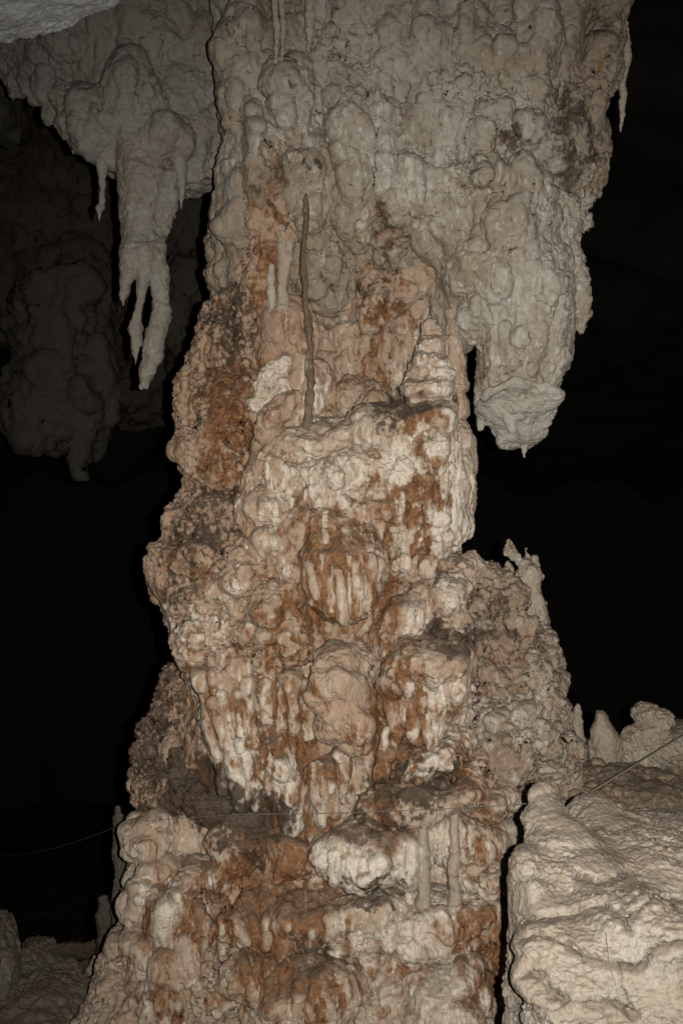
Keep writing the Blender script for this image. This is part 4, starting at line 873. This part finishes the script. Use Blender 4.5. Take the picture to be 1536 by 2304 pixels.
# ------------------------------------------------------------ ledge at the right, behind the boulder
tag(rock("rock_ledge", [E(1450, 1900, 6.9, 290, 130, 1.0, 0), E(1300, 1850, 6.8, 120, 100, .6), E(1500, 1830, 7.4, 200, 90, .6), E(1360, 1760, 7.2, 140, 46, .5), E(1520, 1740, 7.3, 90, 50, .4), E(1400, 1800, 6.6, 200, 60, .5)],
     'rough', h=.014, mat=M_RIDGE, base=(.2, 1.1, -.6, 1.2), use=False, gain=.8), "brown muddy rock ledge behind the pale boulder at the right", "rock ledge")
for pr, lb in [([C([(1302, 1588, 7), (1298, 1625, 16), (1296, 1700, 26)], 6.95)], "pointed pale stump closest to the column on the right ledge"),
               ([C([(1352, 1612, 15), (1358, 1640, 20), (1363, 1670, 26), (1366, 1720, 28)], 7.0), E(1344, 1602, 7.0, 10, 8, .04)], "flat topped narrow stump standing in the middle of the right ledge"),
               ([E(1452, 1612, 7.1, 32, 26, .12), E(1478, 1620, 7.1, 28, 26, .12), E(1460, 1650, 7.1, 36, 30, .15), C([(1430, 1670, 34), (1440, 1720, 40), (1460, 1760, 40)], 7.1), E(1500, 1680, 7.1, 60, 34, .2)], "widest mushroom shaped pale stump on the right ledge"),
               ([E(1536, 1650, 7.6, 34, 30, .15), E(1560, 1700, 7.5, 60, 60, .2)], "pale stump cut off by the right edge of the view")]:
    tag(rock("rock_stump", pr, 'rough', h=.010, mat=M_RIDGE, base=(-.2, .1, .35, .2), use=False, gain=.6, k=.02, wp=.3), lb, "rock stump", "stumps on the right ledge")
random.seed(4)
LEDGE_STONES = ['round stone under the cable below the flat topped stump', "small stone just above the cable's lower stretch on the ledge", "stone nearest the column's foot above the boulder's pointed top", 'biggest pebble directly behind the notch in the pale boulder', "stone squeezed between the column and the boulder's tip", 'little stone high on the ledge below the pointed stump', 'large pale stone lying left of the mushroom shaped stump', 'stone touching the left base of the mushroom shaped stump', 'tiny stone resting in the dip under the flat topped stump', 'grey stone in front of the mushroom shaped stump', 'stone farthest to the right on the muddy ledge', "stone against the column's foot, highest of those there", "stone half hidden behind the column's right foot", "smallest stone just behind the boulder's notch", 'stone right below the mushroom shaped stump, upper of two', "low stone peeking over the boulder's pointed top"]
for i, (x, y, r, d) in enumerate([(1345, 1720, 17, 6.75), (1375, 1742, 12, 6.7), (1300, 1755, 16, 6.5), (1330, 1775, 18, 6.4), (1272, 1775, 20, 6.3), (1308, 1735, 12, 6.6), (1400, 1735, 22, 6.9), (1425, 1728, 16, 6.95), (1345, 1740, 12, 6.6),
                                  (1480, 1760, 18, 6.8), (1510, 1775, 20, 6.8), (1270, 1735, 14, 6.6), (1250, 1760, 14, 6.4), (1362, 1770, 10, 6.4), (1500, 1745, 12, 6.9), (1290, 1790, 14, 6.2)]):
    tag(rock("ledge_stone", [E(x, y, d, r, r*random.uniform(.7, 1.0), r*d/FPX*.9, random.uniform(-30, 30)), E(x+r*.4, y+r*.3, d, r*.7, r*.6, r*d/FPX*.7)], 'knob', h=.011, mat=M_RIDGE, base=(-.3, .1, .2, .5), use=False, sub=False, gain=.35),
        LEDGE_STONES[i], "stone", "stones on the right ledge")

# ------------------------------------------------------------ foreground boulder
n0 = len(STROKES)
for pts, r, h in [([(1165, 2066), (1200, 2064), (1280, 2060), (1310, 2050), (1333, 2037), (1365, 2036), (1388, 2048), (1408, 2068), (1416, 2095)], 17, -.042), ([(1172, 2116), (1190, 2106), (1210, 2099), (1245, 2106), (1273, 2125), (1326, 2152), (1392, 2172), (1430, 2182), (1452, 2168), (1469, 2140), (1535, 2124)], 17, -.048),
                  ([(1180, 2196), (1200, 2192), (1224, 2196), (1240, 2225), (1259, 2247), (1320, 2262), (1385, 2260), (1423, 2285)], 17, -.042), ([(1413, 2058), (1445, 2040), (1476, 2016), (1500, 2022), (1535, 2023)], 14, -.04), ([(1300, 1968), (1340, 1985), (1380, 1975), (1410, 1960)], 16, -.03),
                  ([(1160, 1990), (1200, 1975), (1240, 1985)], 12, -.02), ([(1290, 2125), (1310, 2160), (1320, 2200)], 8, -.03), ([(1395, 2175), (1398, 2220), (1420, 2260)], 8, -.04), ([(1150, 2270), (1200, 2262), (1250, 2275)], 8, -.03)]:
    stroke(pts, r, h, 0, 0, .55)
STROKES_B = STROKES[n0:]; del STROKES[n0:]
tag(rock("pale_boulder", [
    C([(1218, 1795, 4.25, 24), (1232, 1840, 4.2, 50), (1258, 1920, 4.1, 84), (1290, 2040, 4.0, 135), (1310, 2200, 3.95, 165), (1330, 2420, 3.9, 190)]),
    E(1420, 2010, 4.25, 230, 150, .55, -6), E(1560, 2060, 4.3, 260, 190, .6), E(1400, 2120, 3.9, 150, 90, .4), E(1480, 2060, 4.0, 160, 70, .4), E(1350, 1860, 4.5, 60, 44, .2), E(1500, 1900, 4.7, 180, 66, .35),
    C([(1400, 2200, 3.85, 190), (1430, 2450, 3.85, 220)]), C([(1560, 2200, 3.8, 150), (1560, 2450, 3.8, 170)]),
    E(1360, 2120, 3.62, 90, 46, .18, -6), E(1290, 2170, 3.6, 90, 44, .18, -12), E(1220, 2100, 3.66, 60, 40, .16), E(1250, 2230, 3.56, 80, 44, .16, -8), E(1350, 2230, 3.55, 70, 50, .15, -30), E(1460, 2080, 3.6, 70, 60, .18),
    E(1520, 2110, 3.5, 60, 40, .14), E(1480, 2250, 3.5, 90, 100, .16), E(1250, 2300, 3.6, 70, 36, .12), E(1180, 2000, 3.9, 34, 90, .16), E(1390, 2060, 3.66, 60, 36, .16)],
     'boulder', h=.0085, k=.10, wp=.5, slist=STROKES_B, mat=M_BOUL, base=(-.3, .5, .35, .45), use=False, gain=.85), "large pale boulder in the lower right foreground, lit brightest", "boulder")

# ------------------------------------------------------------ lower left: rubble and far stalagmites
tag(rock("stalagmite", [C([(264, 1822, 7), (265, 1845, 10), (264, 1900, 10), (267, 1925, 15), (268, 1980, 11), (268, 2030, 14), (270, 2090, 16), (270, 2130, 20)], 7.3)], SS, h=.011, mat=M_MUD and M_FAR, base=(-.4, -.3, .4, .2), use=False, gain=.8, sub=False),
    "tall slim dim stalagmite behind the column at the lower left", "stalagmite", "dim stalagmites at the lower left")
tag(rock("stalagmite", [C([(234, 2026, 12), (237, 2050, 14), (234, 2070, 20), (238, 2110, 20), (238, 2170, 24), (236, 2230, 26)], 7.8)], SS, h=.011, mat=M_FAR, base=(-.3, -.1, .2, .5), use=False, gain=.8, sub=False),
    "short stocky dim stalagmite with a round head at the lower left", "stalagmite", "dim stalagmites at the lower left")
tag(rock("fallen_stalactite", [C([(218, 2158, 12), (205, 2180, 11), (192, 2205, 7), (184, 2216, 4)], 7.0)], SS, h=.008, mat=M_CEIL, base=(-.4, -.2, .3, .3), use=False, gain=.5, sub=False), "broken piece of stalactite leaning on the rubble at the lower left", "broken stalactite")
tag(rock("rock_log", [C([(110, 2150, 22), (160, 2138, 18), (225, 2136, 16)], 8.4)], SS, h=.015, mat=M_FAR, base=(0, .3, -.2, .8), use=False, gain=1.5, sub=False), "long dim brown rock lying level at the lower left", "rock")
for pr, lb in [([E(-20, 2170, 6.6, 50, 100, .3), E(0, 2110, 6.7, 26, 50, .2), E(10, 2200, 6.4, 26, 60, .15)], "jagged grey rock at the left edge of the rubble"),
               ([E(85, 2140, 7.2, 38, 22, .2), E(110, 2130, 7.3, 16, 16, .1), E(65, 2130, 7.3, 16, 16, .1)], "small two-humped rock topping the rubble pile"),
               ([E(60, 2200, 6.9, 70, 50, .35), E(120, 2210, 7.0, 60, 40, .3)], "dark humped rock in the middle of the left rubble"),
               ([E(150, 2190, 7.5, 34, 24, .2), E(180, 2200, 7.6, 34, 20, .2)], "small dark rock beside the broken stalactite piece"),
               ([E(90, 2290, 6.3, 110, 56, .5), E(160, 2280, 6.4, 60, 40, .35), E(30, 2270, 6.4, 60, 40, .3)], "broad flat rock at the bottom left corner"),
               ([E(190, 2260, 6.8, 40, 40, .25)], "rock wedged against the foot of the column")]:
    tag(rock("rubble_rock", pr, 'rough', h=.014, mat=M_MUDROCK, base=(-.1, .3, .2, .5), use=False, gain=.6), lb, "rock", "rubble at the lower left")

# ------------------------------------------------------------ wires
def wire(name, pts, r, mat, label, cat):
    P = np.array(pts, float); n = len(P); S = 6
    T = np.gradient(P, axis=0); T /= np.linalg.norm(T, axis=1, keepdims=True)
    up = np.array([0, 0, 1.]); A = np.cross(T, up); A /= np.linalg.norm(A, axis=1, keepdims=True); B = np.cross(A, T)
    an = np.arange(S)/S*2*math.pi
    V = (P[:, None]+r*(np.cos(an)[None, :, None]*A[:, None]+np.sin(an)[None, :, None]*B[:, None])).reshape(-1, 3)
    q = [[i*S+j, i*S+(j+1) % S, (i+1)*S+(j+1) % S, (i+1)*S+j] for i in range(n-1) for j in range(S)]
    return tag(mesh_object(name, V, np.array(q), mat), label, cat)
def lerp_pts(a, b, n, sag=0.0):
    return [a+(b-a)*t-np.array([0, 0, sag*4*t*(1-t)]) for t in np.linspace(0, 1, n)]
M_WIRE = flat_mat("grey_wire", (.19, .18, .155), .45)
M_ROPE = flat_mat("tan_cable", (.26, .23, .17), .6)
a, b, c_ = W(1185, 1808, 4.6), W(540, 1832, 5.4), W(285, 1850, 6.0)
wire("guide_wire", lerp_pts(a, b, 24, .012)+lerp_pts(b, c_, 12)[1:]+lerp_pts(c_, W(0, 1925, 9.0), 24, .05)[1:], .0017, M_WIRE, "thin guide wire stretched level across the lower column", "wire")
wire("guide_cable", lerp_pts(W(1262, 1822, 5.4), W(1700, 1555, 6.4), 24, .0), .0038, M_ROPE, "pale cable running up to the right above the ledge", "cable")
for s in ((1445, 2030, 3.3),):
    pass
wire("dangling_thread", [W(1362, 2095, 3.42), W(1366, 2130, 3.40), W(1370, 2170, 3.38), W(1380, 2200, 3.37), W(1396, 2265, 3.36)], .0009, M_ROPE, "hair-thin thread dangling down the pale boulder's front", "thread")
print("tris", TRIS, "script", round(time.time()-T0, 1))
